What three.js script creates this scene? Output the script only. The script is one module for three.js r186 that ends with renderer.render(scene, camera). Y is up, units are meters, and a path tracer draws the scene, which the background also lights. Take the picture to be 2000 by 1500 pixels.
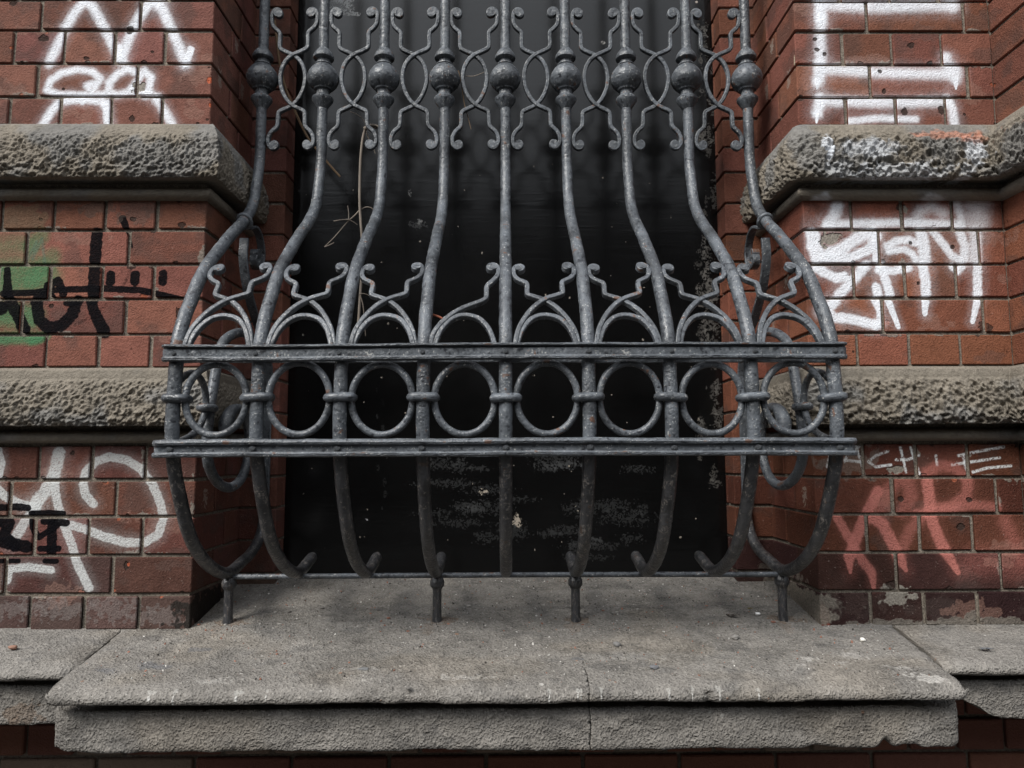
import * as THREE from 'three';
import { mergeGeometries, toCreasedNormals } from 'three/addons/utils/BufferGeometryUtils.js';

// ---------- camera, sky, sun, exposure ----------
const scene = new THREE.Scene();
const FOC = 1413;                                   // focal length in photo pixels (photo 2000 x 1500)
const camera = new THREE.PerspectiveCamera(2 * Math.atan(750 / FOC) * 180 / Math.PI, 4 / 3, 0.05, 400);
camera.position.set(0, 1.5, 1.7);
camera.rotation.order = 'YXZ';
camera.rotation.set(5.66 * Math.PI / 180, -12 / FOC, -0.0030);
camera.updateMatrixWorld(true);
scene.add(camera);

const renderer = new THREE.WebGLRenderer({ antialias: true });
renderer.toneMapping = THREE.LinearToneMapping;
renderer.toneMappingExposure = 2.45;
renderer.shadowMap.enabled = true;

const SUN = new THREE.Vector3(-0.62, 0.88, 0.70).normalize();
{ // overcast sky: CIE overcast gradient with a broad bright area where the sun stands behind the cloud
  const W = 256, H = 128, d = new Float32Array(W * H * 4);
  for (let j = 0; j < H; j++) for (let i = 0; i < W; i++) {
    const el = ((j + 0.5) / H - 0.5) * Math.PI, az = ((i + 0.5) / W - 0.5) * 2 * Math.PI;
    const dir = new THREE.Vector3(Math.cos(el) * Math.cos(az), Math.sin(el), Math.cos(el) * Math.sin(az));
    let L = 0.27 * (1 + 2 * Math.max(0, Math.sin(el))) / 3 * 2.6;
    const c = Math.max(0, dir.dot(SUN));
    L *= 1 + 1.1 * Math.pow(c, 4);
    if (el < 0) L = 0.12;
    const k = (j * W + i) * 4;
    d[k] = L * 0.95; d[k + 1] = L * 0.995; d[k + 2] = L * 1.06; d[k + 3] = 1;
  }
  const t = new THREE.DataTexture(d, W, H, THREE.RGBAFormat, THREE.FloatType);
  t.mapping = THREE.EquirectangularReflectionMapping;
  t.magFilter = THREE.LinearFilter; t.minFilter = THREE.LinearFilter; t.needsUpdate = true;
  scene.background = t; scene.environment = t;
}
const sun = new THREE.DirectionalLight(new THREE.Color(1, 0.965, 0.91), 1.5);
sun.position.copy(SUN).multiplyScalar(12).add(new THREE.Vector3(0, 1.6, 0));
sun.target.position.set(0, 1.6, 0);
sun.castShadow = true; sun.shadow.radius = 38; sun.shadow.mapSize.set(2048, 2048);
Object.assign(sun.shadow.camera, { left: -4, right: 4, top: 4, bottom: -4, near: 0.5, far: 30 });
scene.add(sun, sun.target);

// ---------- small tools ----------
const clamp = (x, a = 0, b = 1) => x < a ? a : x > b ? b : x;
const mix = (a, b, t) => a + (b - a) * t;
const sstep = (a, b, x) => { const t = clamp((x - a) / (b - a)); return t * t * (3 - 2 * t); };
function rng(seed) { let s = seed >>> 0; return () => { s = (s + 0x6D2B79F5) >>> 0; let t = s; t = Math.imul(t ^ (t >>> 15), t | 1); t ^= t + Math.imul(t ^ (t >>> 7), t | 61); return ((t ^ (t >>> 14)) >>> 0) / 4294967296; }; }
const LAT = new Float32Array(65536); { const r = rng(77); for (let i = 0; i < 65536; i++) LAT[i] = r(); }
function vn(x, y) {                                  // value noise 0..1, period 256
  const xi = Math.floor(x), yi = Math.floor(y); let fx = x - xi, fy = y - yi;
  fx = fx * fx * (3 - 2 * fx); fy = fy * fy * (3 - 2 * fy);
  const x0 = xi & 255, x1 = (xi + 1) & 255, y0 = (yi & 255) << 8, y1 = ((yi + 1) & 255) << 8;
  const a = LAT[y0 + x0], b = LAT[y0 + x1], c = LAT[y1 + x0], d = LAT[y1 + x1];
  return a + (b - a) * fx + (c - a + (a - b - c + d) * fx) * fy;
}
const fbm = (x, y, n = 4) => { let s = 0, a = 0.5, t = 0; for (let i = 0; i < n; i++) { s += a * vn(x, y); t += a; x = x * 2.03 + 17.3; y = y * 2.03 + 9.1; a *= 0.5; } return s / t; };
const h3 = (x, y, z) => LAT[((x * 73 + z * 151) & 255) + (((y * 197 + z * 89) & 255) << 8)];
function vn3(x, y, z) {
  const xi = Math.floor(x), yi = Math.floor(y), zi = Math.floor(z); let fx = x - xi, fy = y - yi, fz = z - zi;
  fx = fx * fx * (3 - 2 * fx); fy = fy * fy * (3 - 2 * fy); fz = fz * fz * (3 - 2 * fz);
  const l = k => mix(mix(h3(xi, yi, zi + k), h3(xi + 1, yi, zi + k), fx), mix(h3(xi, yi + 1, zi + k), h3(xi + 1, yi + 1, zi + k), fx), fy);
  return mix(l(0), l(1), fz);
}
const fbm3 = (x, y, z, n = 3) => { let s = 0, a = 0.5, t = 0; for (let i = 0; i < n; i++) { s += a * vn3(x, y, z); t += a; x = x * 2.1 + 5; y = y * 2.1 + 3; z = z * 2.1 + 7; a *= 0.5; } return s / t; };
function worley3(x, y, z) {                          // distances to the nearest two feature points
  const xi = Math.floor(x), yi = Math.floor(y), zi = Math.floor(z); let a = 9, b = 9;
  for (let i = -1; i <= 1; i++) for (let j = -1; j <= 1; j++) for (let k = -1; k <= 1; k++) {
    const X = xi + i, Y = yi + j, Z = zi + k;
    const dx = X + h3(X, Y, Z) - x, dy = Y + h3(X + 31, Y + 7, Z) - y, dz = Z + h3(X + 3, Y + 57, Z) - z, d = dx * dx + dy * dy + dz * dz;
    if (d < a) { b = a; a = d; } else if (d < b) b = d;
  }
  return [Math.sqrt(a), Math.sqrt(b)];
}
// photo pixel -> ray -> point on a plane of the building
const V = (x, y, z) => new THREE.Vector3(x, y, z);
const EYE = camera.position.clone();
const ray = (px, py) => V((px - 1000) / FOC, (750 - py) / FOC, -1).applyQuaternion(camera.quaternion);
const onZ = (px, py, z) => { const d = ray(px, py); return EYE.clone().addScaledVector(d, (z - EYE.z) / d.z); };
const onX = (px, py, x) => { const d = ray(px, py); return EYE.clone().addScaledVector(d, (x - EYE.x) / d.x); };

const taken = {};
const numbered = n => { if (!(n in taken)) { taken[n] = 0; return n; } taken[n]++; return n + '_' + String(taken[n]).padStart(3, '0'); };
function shadows(o) { o.castShadow = true; o.receiveShadow = true; return o; }
function thing(name, label, category, group, pos) {
  const o = new THREE.Group(); o.name = numbered(name); o.userData = { label, category }; if (group) o.userData.group = group;
  if (pos) o.position.copy(pos); scene.add(o); return o;
}
function part(name, geo, mat, parent) {              // geometry in world metres; moved into the parent's frame
  let root = parent; const off = V(0, 0, 0); while (root && root !== scene) { off.add(root.position); root = root.parent; }
  if (off.lengthSq() > 0) geo.translate(-off.x, -off.y, -off.z);
  const m = shadows(new THREE.Mesh(geo, mat)); m.name = name; parent.add(m); return m;
}
function single(name, geo, mat, label, category, group, kind) {
  geo.computeBoundingBox(); const b = geo.boundingBox, c = V((b.min.x + b.max.x) / 2, b.min.y, (b.min.z + b.max.z) / 2);
  geo.translate(-c.x, -c.y, -c.z);
  const m = shadows(new THREE.Mesh(geo, mat)); m.name = numbered(name); m.position.copy(c); m.userData = { label, category };
  if (group) m.userData.group = group; if (kind) m.userData.kind = kind; scene.add(m); return m;
}
function texU8(W, H, fill, srgb = true, repeat = true) { // fill(i, j) -> [r, g, b] 0..1
  const d = new Uint8Array(W * H * 4);
  for (let j = 0; j < H; j++) for (let i = 0; i < W; i++) { const c = fill(i, j), k = (j * W + i) * 4; d[k] = clamp(c[0]) * 255; d[k + 1] = clamp(c[1]) * 255; d[k + 2] = clamp(c[2]) * 255; d[k + 3] = 255; }
  return texFrom(d, W, H, srgb, repeat);
}
function texFrom(d, W, H, srgb, repeat) {
  const t = new THREE.DataTexture(d, W, H, THREE.RGBAFormat);
  t.magFilter = THREE.LinearFilter; t.minFilter = THREE.LinearMipmapLinearFilter; t.generateMipmaps = true;
  if (srgb) t.colorSpace = THREE.SRGBColorSpace;
  t.wrapS = t.wrapT = repeat ? THREE.RepeatWrapping : THREE.ClampToEdgeWrapping; t.needsUpdate = true; return t;
}
const grey = (W, H, f) => texU8(W, H, (i, j) => { const v = f(i, j); return [v, v, v]; }, false);

// ---------- measures read from the photograph ----------
const X0 = 0.721, X1 = 0.623, ZR = -0.289, ZB = -0.362;  // outer jamb, inner jamb, depth of the step, face of the board
const XP = 1.213, ZP = 0.125, XE = 1.76;                  // side pilaster on the right, end of the built wall
const sillY = z => 1.5 - (0.39 + 0.175 * z);              // weathered slope of the sill top
const yt = [0.802, 0.8767, 0.9614, 1.0477, 1.128, 1.213, 1.298, 1.383, 1.468];
const ym = [0.2087, 0.2885, 0.3731, 0.4562, 0.5416, 0.6212];
const yb = [-0.3946, -0.3133, -0.2256, -0.1383, -0.0534, 0.0275];
const ROWS = [];                                          // [y0, y1, header?, zone]
for (let i = 0; i < 8; i++) ROWS.push([1.5 + yt[i], 1.5 + yt[i + 1], i % 2 === 0, 2, i]);
for (let i = 0; i < 5; i++) ROWS.push([1.5 + ym[i], 1.5 + ym[i + 1], i % 2 === 0, 1, i]);
for (let i = 0; i < 5; i++) ROWS.push([1.5 + yb[i], 1.5 + yb[i + 1], i % 2 === 0, 0, i]);
const INNER = [[1.5275, 1.618], [1.618, 1.7087], [2.1212, 2.2115], [2.2115, 2.302]];
const YTOP = 1.5 + yt[8];

// ---------- brick wall paint: one sheet for each pier, unrolled round its corners, u in metres from the jamb corner ----------
const UMIN = -0.5, UMAX = 1.16, VMIN = 1.08, VMAX = 2.98, TW = 1792, TH = 2048;
const PXU = TW / (UMAX - UMIN), PXV = TH / (VMAX - VMIN);
function pierPaint(side) {
  const base = new Float32Array(TW * TH * 3), bump = new Float32Array(TW * TH), rough = new Float32Array(TW * TH).fill(0.82);
  base.fill(0.2); bump.fill(0.5);
  const toUV = (px, py) => { const p = onZ(px, py, 0.003); return [side * p.x - X0, p.y]; };
  function region(u0, v0, u1, v1, f) {
    const i0 = Math.max(0, Math.floor((u0 - UMIN) * PXU)), i1 = Math.min(TW - 1, Math.ceil((u1 - UMIN) * PXU));
    const j0 = Math.max(0, Math.floor((v0 - VMIN) * PXV)), j1 = Math.min(TH - 1, Math.ceil((v1 - VMIN) * PXV));
    for (let j = j0; j <= j1; j++) for (let i = i0; i <= i1; i++) f(j * TW + i, UMIN + (i + 0.5) / PXU, VMIN + (j + 0.5) / PXV);
  }
  const so = side < 0 ? 0 : 91.7;
  function brick(u0, v0, u1, v1, rgb, seed, zone, row) {
    region(u0, v0, u1, v1, (k, u, v) => {
      const n1 = fbm(u * 46 + seed * 7.1, v * 46 + so, 3), n2 = vn(u * 420 + seed, v * 420 + so), n3 = vn(u * 900 + so, v * 900 + seed), n4 = vn(u * 190 + seed * 3, v * 190);
      let m = 0.80 + 0.34 * (n1 - 0.5) + 0.30 * (n2 - 0.5) + 0.22 * (n3 - 0.5) + 0.20;
      let r = rgb[0] * m, g = rgb[1] * m, b = rgb[2] * m;
      const soot = sstep(0.56, 0.72, fbm(u * 13 + 40 + seed * 0.3, v * 15 + so, 4)) * 0.42;         // sooty blotches
      r = mix(r, 0.060, soot); g = mix(g, 0.045, soot); b = mix(b, 0.040, soot);
      const lime = sstep(0.88, 0.95, n2) * sstep(0.45, 0.8, n4) * (zone === 0 ? 0.42 : 0.16);          // pale grains in the fired clay
      r = mix(r, 0.42, lime); g = mix(g, 0.36, lime); b = mix(b, 0.32, lime);
      const pit = sstep(0.92, 0.97, n4) * sstep(0.55, 0.8, n2) * 0.8;                              // pits
      r *= 1 - pit * 0.8; g *= 1 - pit * 0.8; b *= 1 - pit * 0.8;
      base[k * 3] = r; base[k * 3 + 1] = g; base[k * 3 + 2] = b;
      bump[k] = 0.55 + 0.16 * (n2 - 0.5) + 0.12 * (n3 - 0.5) + 0.2 * (n1 - 0.5) - pit * 0.3;
      rough[k] = 0.74 + 0.22 * n1;
    });
  }
  // a stroke of paint along photo points; widths in photo pixels
  function stroke(pts, w, col, op = 1, soft = 0.35, grain = 0.35, dry = 0) {
    const P = pts.map(p => toUV(p[0], p[1])), Rr = pts.map(p => (p[2] || w) / 2 / 808), R = Math.max(...Rr);
    const pad = R * (1 + soft) + 0.004;
    const us = P.map(p => p[0]), vs = P.map(p => p[1]);
    region(Math.min(...us) - pad, Math.min(...vs) - pad, Math.max(...us) + pad, Math.max(...vs) + pad, (k, u, v) => {
      let best = 9, rr = R;
      for (let i = 0; i < P.length - (P.length > 1 ? 1 : 0); i++) {
        const a = P[i], b = P[Math.min(i + 1, P.length - 1)], dx = b[0] - a[0], dy = b[1] - a[1], L = dx * dx + dy * dy;
        const t = L ? clamp(((u - a[0]) * dx + (v - a[1]) * dy) / L) : 0, d = Math.hypot(u - a[0] - dx * t, v - a[1] - dy * t);
        const r = mix(Rr[i], Rr[Math.min(i + 1, P.length - 1)], t);
        if (d / r < best / rr) { best = d; rr = r; }
      }
      best += (vn(u * 160 + 3, v * 160) - 0.5) * rr * 0.22;
      let a = 1 - sstep(rr * (1 - soft), rr * (1 + soft), best);
      if (a <= 0) return;
      const g1 = vn(u * 520, v * 520 + 11), g2 = fbm(u * 60, v * 60 + 5, 3);
      a *= op * (1 - grain * sstep(0.62, 0.85, g1)) * (1 - 0.35 * grain * g2);
      if (dry) a *= sstep(dry - 0.12, dry + 0.12, vn(u * 300 + 8, v * 300) * 0.6 + g1 * 0.4);
      for (let c = 0; c < 3; c++) base[k * 3 + c] = mix(base[k * 3 + c], col[c] * (0.9 + 0.2 * g2), a);
      bump[k] += a * 0.04; rough[k] = mix(rough[k], 0.8, a);
    });
  }
  // a patch of matter with a ragged outline (broken brick, cement, soot); radius in photo pixels
  function patch(px, py, rx, ry, col, op = 1, depth = 0, rag = 0.6, fr = 70) {
    const [cu, cv] = toUV(px, py); patchUV(cu, cv, rx / 808, ry / 808, col, op, depth, rag, fr);
  }
  function patchUV(cu, cv, a, b, col, op = 1, depth = 0, rag = 0.6, fr = 70) {
    const px = cu * 800 + 3, py = cv * 800;
    region(cu - a * 1.6, cv - b * 1.6, cu + a * 1.6, cv + b * 1.6, (k, u, v) => {
      const d = Math.hypot((u - cu) / a, (v - cv) / b) + (fbm(u * fr + px, v * fr + py, 4) - 0.5) * 2 * rag;
      const t = 1 - sstep(0.86, 1.0, d); if (t <= 0) return;
      const g = 0.7 + 0.6 * vn(u * 380, v * 380 + px);
      for (let c = 0; c < 3; c++) base[k * 3 + c] = mix(base[k * 3 + c], col[c] * g, op * t);
      bump[k] += depth * t * (0.6 + 0.8 * g * 0.5); rough[k] = mix(rough[k], 0.95, t * op);
    });
  }
  return { base, bump, rough, brick, stroke, patch, patchUV, finish() {
    const d = new Uint8Array(TW * TH * 4), e = new Uint8Array(TW * TH * 4), f = new Uint8Array(TW * TH * 4);
    const enc = x => { x = clamp(x); return (x <= 0.0031308 ? 12.92 * x : 1.055 * Math.pow(x, 1 / 2.4) - 0.055) * 255; };
    for (let k = 0; k < TW * TH; k++) {
      d[k * 4] = enc(base[k * 3]); d[k * 4 + 1] = enc(base[k * 3 + 1]); d[k * 4 + 2] = enc(base[k * 3 + 2]); d[k * 4 + 3] = 255;
      e[k * 4] = e[k * 4 + 1] = e[k * 4 + 2] = clamp(bump[k]) * 255; e[k * 4 + 3] = 255;
      f[k * 4] = f[k * 4 + 1] = f[k * 4 + 2] = clamp(rough[k]) * 255; f[k * 4 + 3] = 255;
    }
    return new THREE.MeshPhysicalMaterial({ specularIntensity: 0.12, map: texFrom(d, TW, TH, true, false), bumpMap: texFrom(e, TW, TH, false, false), bumpScale: 0.0062, roughnessMap: texFrom(f, TW, TH, false, false), roughness: 1, metalness: 0 });
  } };
}

// a box with chamfered edges: 44 triangles, flat faces
function chamferBox(x0, y0, z0, x1, y1, z1, c, jit) {
  const lo = [x0, y0, z0], hi = [x1, y1, z1], pos = [];
  const pt = (s, ax) => { // corner s = [+-1 x3]; the vertex of that corner lying on the face of axis ax
    const p = [0, 0, 0]; for (let a = 0; a < 3; a++) { const e = s[a] > 0 ? hi[a] : lo[a]; p[a] = a === ax ? e : e - s[a] * c; } 
    if (jit) for (let a = 0; a < 3; a++) p[a] += jit[a][(s[0] > 0 ? 1 : 0) + (s[1] > 0 ? 2 : 0) + (s[2] > 0 ? 4 : 0)];
    return p;
  };
  const mid = [(x0 + x1) / 2, (y0 + y1) / 2, (z0 + z1) / 2];
  const poly = (...ps) => { // outward winding
    const ctr = [0, 1, 2].map(a => ps.reduce((s, p) => s + p[a], 0) / ps.length);
    const A = ps[0], B = ps[1], C = ps[2], u = [0, 1, 2].map(a => B[a] - A[a]), v = [0, 1, 2].map(a => C[a] - A[a]);
    const n = [u[1] * v[2] - u[2] * v[1], u[2] * v[0] - u[0] * v[2], u[0] * v[1] - u[1] * v[0]];
    if (n[0] * (ctr[0] - mid[0]) + n[1] * (ctr[1] - mid[1]) + n[2] * (ctr[2] - mid[2]) < 0) ps.reverse();
    for (let i = 1; i + 1 < ps.length; i++) pos.push(...ps[0], ...ps[i], ...ps[i + 1]);
  };
  for (let a = 0; a < 3; a++) for (const s of [-1, 1]) {
    const b = (a + 1) % 3, d = (a + 2) % 3, mk = (p, q) => { const r = [0, 0, 0]; r[a] = s; r[b] = p; r[d] = q; return pt(r, a); };
    poly(mk(-1, -1), mk(1, -1), mk(1, 1), mk(-1, 1));
  }
  for (let a = 0; a < 3; a++) { const b = (a + 1) % 3, d = (a + 2) % 3;
    for (const p of [-1, 1]) for (const q of [-1, 1]) { const mk = (t, f) => { const r = [0, 0, 0]; r[a] = t; r[b] = p; r[d] = q; return pt(r, f); };
      poly(mk(-1, b), mk(1, b), mk(1, d), mk(-1, d)); } }
  for (const p of [-1, 1]) for (const q of [-1, 1]) for (const r of [-1, 1]) poly(pt([p, q, r], 0), pt([p, q, r], 1), pt([p, q, r], 2));
  const g = new THREE.BufferGeometry(); g.setAttribute('position', new THREE.Float32BufferAttribute(pos, 3)); g.computeVertexNormals(); return g;
}

// ---------- general materials ----------
const mortarTex = texU8(512, 512, (i, j) => { const n = fbm(i / 9, j / 9, 4), s = vn(i / 2, j / 2), m = 0.45 + 0.2 * (n - 0.5) + 0.2 * (s - 0.5); return [m * 1.02, m * 0.95, m * 0.86]; });
const mortarBump = grey(512, 512, (i, j) => 0.5 + 0.6 * (fbm(i / 5, j / 5, 4) - 0.5));
mortarTex.repeat.set(3, 3); mortarBump.repeat.set(3, 3);
const M = {};
M.mortar = new THREE.MeshPhysicalMaterial({ specularIntensity: 0.2, map: mortarTex, bumpMap: mortarBump, bumpScale: 0.004, roughness: 0.97 });

function boxUV(g) { // uv in metres, by the face's main direction
  g = g.index ? g.toNonIndexed() : g; g.computeVertexNormals();
  const p = g.attributes.position, n = g.attributes.normal, uv = new Float32Array(p.count * 2);
  for (let i = 0; i < p.count; i += 3) {
    const nx = Math.abs(n.getX(i)), ny = Math.abs(n.getY(i)), nz = Math.abs(n.getZ(i));
    for (let k = i; k < i + 3; k++) { uv[k * 2] = nx > ny && nx > nz ? p.getZ(k) : p.getX(k); uv[k * 2 + 1] = ny > nx && ny > nz ? p.getZ(k) : p.getY(k); }
  }
  g.setAttribute('uv', new THREE.BufferAttribute(uv, 2)); return g;
}
const rawBox = (x0, y0, z0, x1, y1, z1) => boxUV(new THREE.BoxGeometry(x1 - x0, y1 - y0, z1 - z0).translate((x0 + x1) / 2, (y0 + y1) / 2, (z0 + z1) / 2));

// ---------- the two brick piers ----------
const C = (r, g, b) => [r, g, b];
const WHITE = C(0.74, 0.76, 0.80), INK = C(0.0022, 0.002, 0.003), GREEN = C(0.055, 0.16, 0.075), PALE = C(0.50, 0.51, 0.50), CORAL = C(0.47, 0.17, 0.14), CHALK = C(0.72, 0.74, 0.74), CEMENT = C(0.22, 0.20, 0.17), HOLE = C(0.035, 0.024, 0.02), RAW = C(0.40, 0.10, 0.05);

function graffitiLeft(T) {
  const S = (p, w, c, o, sf, g, dr) => { if (c === WHITE || c === PALE) T.stroke(p, w * 1.7, c, 0.2, 0.9, 0.8); T.stroke(p, w * 0.94, c, o, sf, g, dr); }, soft = 0.72;
  S([[94, 122], [110, 88], [128, 52], [146, 22], [163, 3], [180, 12], [200, 48], [222, 92], [234, 116]], 19, WHITE, 0.95, soft);
  S([[236, 112], [252, 68], [272, 30], [290, 6], [302, 0], [318, 20], [336, 62], [352, 98], [361, 124]], 20, WHITE, 0.95, soft);
  S([[371, 95], [366, 112], [361, 124]], 15, WHITE, 0.97, 0.3);
  S([[233, 88], [236, 118]], 10, WHITE, 0.95, 0.3); S([[303, 0], [312, -6]], 30, WHITE, 0.5, 0.9);
  S([[186, 160], [168, 166], [178, 176], [194, 152], [178, 138], [150, 134], [118, 141], [96, 156], [90, 174], [110, 183], [150, 184], [186, 182], [200, 184]], 15, WHITE, 0.96, soft);
  S([[268, 142], [248, 133], [228, 143], [212, 160], [210, 178], [228, 184], [250, 178], [266, 158], [280, 138], [294, 150], [290, 172], [284, 186]], 16, WHITE, 0.96, soft);
  S([[262, 182], [290, 180], [310, 188]], 12, WHITE, 0.8, soft);
  S([[82, 242], [98, 216], [116, 197]], 17, WHITE, 0.95, soft); S([[128, 197], [158, 193], [196, 198], [208, 214], [211, 244]], 14, WHITE, 0.95, soft); S([[206, 200], [210, 243]], 17, WHITE, 0.95, 0.4);
  S([[304, 194], [314, 206], [326, 226], [337, 246]], 17, WHITE, 0.95, soft); S([[156, 192], [160, 198]], 12, WHITE, 0.95, 0.3);
  // green spray, then black brush marks
  for (const [a, b, w, o] of [[[-10, 470], [40, 470], 40, 0.25], [[-10, 500], [50, 492], 60, 0.35], [[-10, 545], [82, 540], 66, 0.8], [[60, 480], [78, 460], 34, 0.55], [[60, 545], [100, 500], 36, 0.5], [[-10, 612], [60, 618], 50, 0.8], [[-10, 660], [70, 660], 26, 0.85], [[60, 665], [88, 655], 20, 0.8]]) S([a, b], w, GREEN, o, 0.55, 0.3);
  S([[50, 512], [70, 470], [62, 505], [80, 465], [86, 515]], 6, C(0.08, 0.13, 0.10), 0.5, 0.6);
  const K = (p, w, o = 1) => S(p.map(q => q.length > 2 ? [q[0], q[1], q[2] * 1.25] : q), w * 1.25, INK, o, 0.1, 0.06);
  K([[188, 454, 18], [184, 515, 18], [180, 585, 18]], 18); K([[176, 586, 16], [184, 610, 18], [202, 648, 20]], 18);
  K([[4, 573], [60, 571], [120, 565], [200, 563], [270, 566], [310, 574, 10], [358, 581, 2]], 11); K([[12, 526, 10], [13, 576, 16]], 12); K([[92, 558], [112, 548], [122, 572]], 14); K([[84, 575], [100, 580]], 14);
  K([[215, 536], [214, 550]], 15); K([[263, 537], [262, 549]], 16); K([[318, 534], [317, 550]], 14);
  K([[239, 427, 12], [244, 440, 11], [250, 455, 6], [257, 482, 3]], 8); S([[256, 520], [246, 545], [232, 570]], 6, INK, 0.55, 0.4, 0.5, 0.4); S([[206, 592], [180, 618], [146, 634]], 7, INK, 0.5, 0.4, 0.5, 0.4);
  K([[18, 588], [34, 615], [46, 645]], 20); K([[54, 640], [52, 650]], 8); K([[70, 588], [76, 625], [92, 640], [118, 636], [140, 615], [150, 588]], 20); K([[0, 602]], 24);
  K([[128, 592], [150, 592]], 10);
  // pale letters and black sticker remains
  const P = (p, w, o = 0.88) => S(p, w, PALE, o, 0.2, 0.45);
  P([[114, 884], [110, 905], [104, 930], [88, 958], [66, 985]], 25); P([[104, 930], [106, 960], [112, 990], [124, 1028], [138, 1064], [150, 1104], [172, 1148]], 17);
  P([[180, 984], [166, 968], [160, 946], [166, 922], [184, 902], [214, 892], [246, 898], [274, 916], [296, 946], [312, 982], [318, 1014], [308, 1044], [282, 1060], [244, 1060], [200, 1048], [164, 1034], [138, 1026]], 17);
  P([[-4, 880], [2, 905], [-4, 935]], 14); P([[-8, 955], [12, 972], [34, 984], [70, 992]], 18); P([[70, 985], [48, 1018], [20, 1062]], 20, 0.7); P([[12, 1134], [16, 1112], [54, 1108], [98, 1114]], 15);
  const B = (p, w) => S(p, w, INK, 1, 0.08, 0.05);
  B([[-4, 992], [30, 990], [52, 992]], 14); B([[62, 1002], [96, 1001], [122, 1003]], 10); B([[-4, 1018], [16, 1022], [6, 1046], [28, 1068]], 22); B([[6, 1060], [50, 1068]], 24); B([[60, 1004], [62, 1030], [68, 1044]], 14); B([[84, 1018], [128, 1022]], 14); B([[100, 1018], [98, 1076]], 20); B([[74, 1050], [110, 1026]], 12); B([[76, 1072], [112, 1072]], 12); B([[-4, 1096], [34, 1096]], 9); B([[86, 1096], [108, 1097]], 10);
  // broken spots
  for (const [x, y, a, b] of [[83, 73, 11, 7], [25, 5, 9, 5], [168, 113, 5, 4], [296, 100, 4, 3], [257, 232, 6, 7], [385, 240, 3, 3], [143, 284, 3, 3], [122, 172, 3, 3], [354, 439, 7, 5], [79, 428, 4, 3], [248, 588, 3, 3], [100, 597, 5, 5], [347, 612, 6, 12], [246, 1105, 6, 8], [141, 885, 4, 4], [260, 428, 6, 5]]) T.patch(x, y, a, b, HOLE, 0.9, -0.5, 0.5, 120);
  T.patch(268, 172, 15, 16, CEMENT, 0.95, -0.5, 0.8, 90); T.patch(252, 58, 9, 7, HOLE, 0.9, -0.4, 0.8, 110); T.patch(408, 157, 5, 8, RAW, 0.9, -0.2, 0.5, 120); T.patch(409, 203, 3, 5, RAW, 0.9, -0.2, 0.5);
  T.patch(190, 405, 42, 24, C(0.10, 0.075, 0.062), 0.55, 0, 0.9, 50); T.patch(265, 410, 40, 26, C(0.09, 0.07, 0.06), 0.5, 0, 0.9, 60); T.patch(40, 425, 60, 26, C(0.14, 0.10, 0.065), 0.6, 0, 0.5, 40); T.patch(250, 1103, 3, 4, RAW, 0.9, -0.1, 0.4);
  for (const [x, y, w, h] of [[25, 1192, 60, 18], [112, 1190, 54, 18], [215, 1192, 54, 20], [318, 1205, 56, 16]]) T.patch(x, y, w, h, C(0.19, 0.17, 0.16), 0.34, 0.02, 1.3, 95);
}
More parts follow.
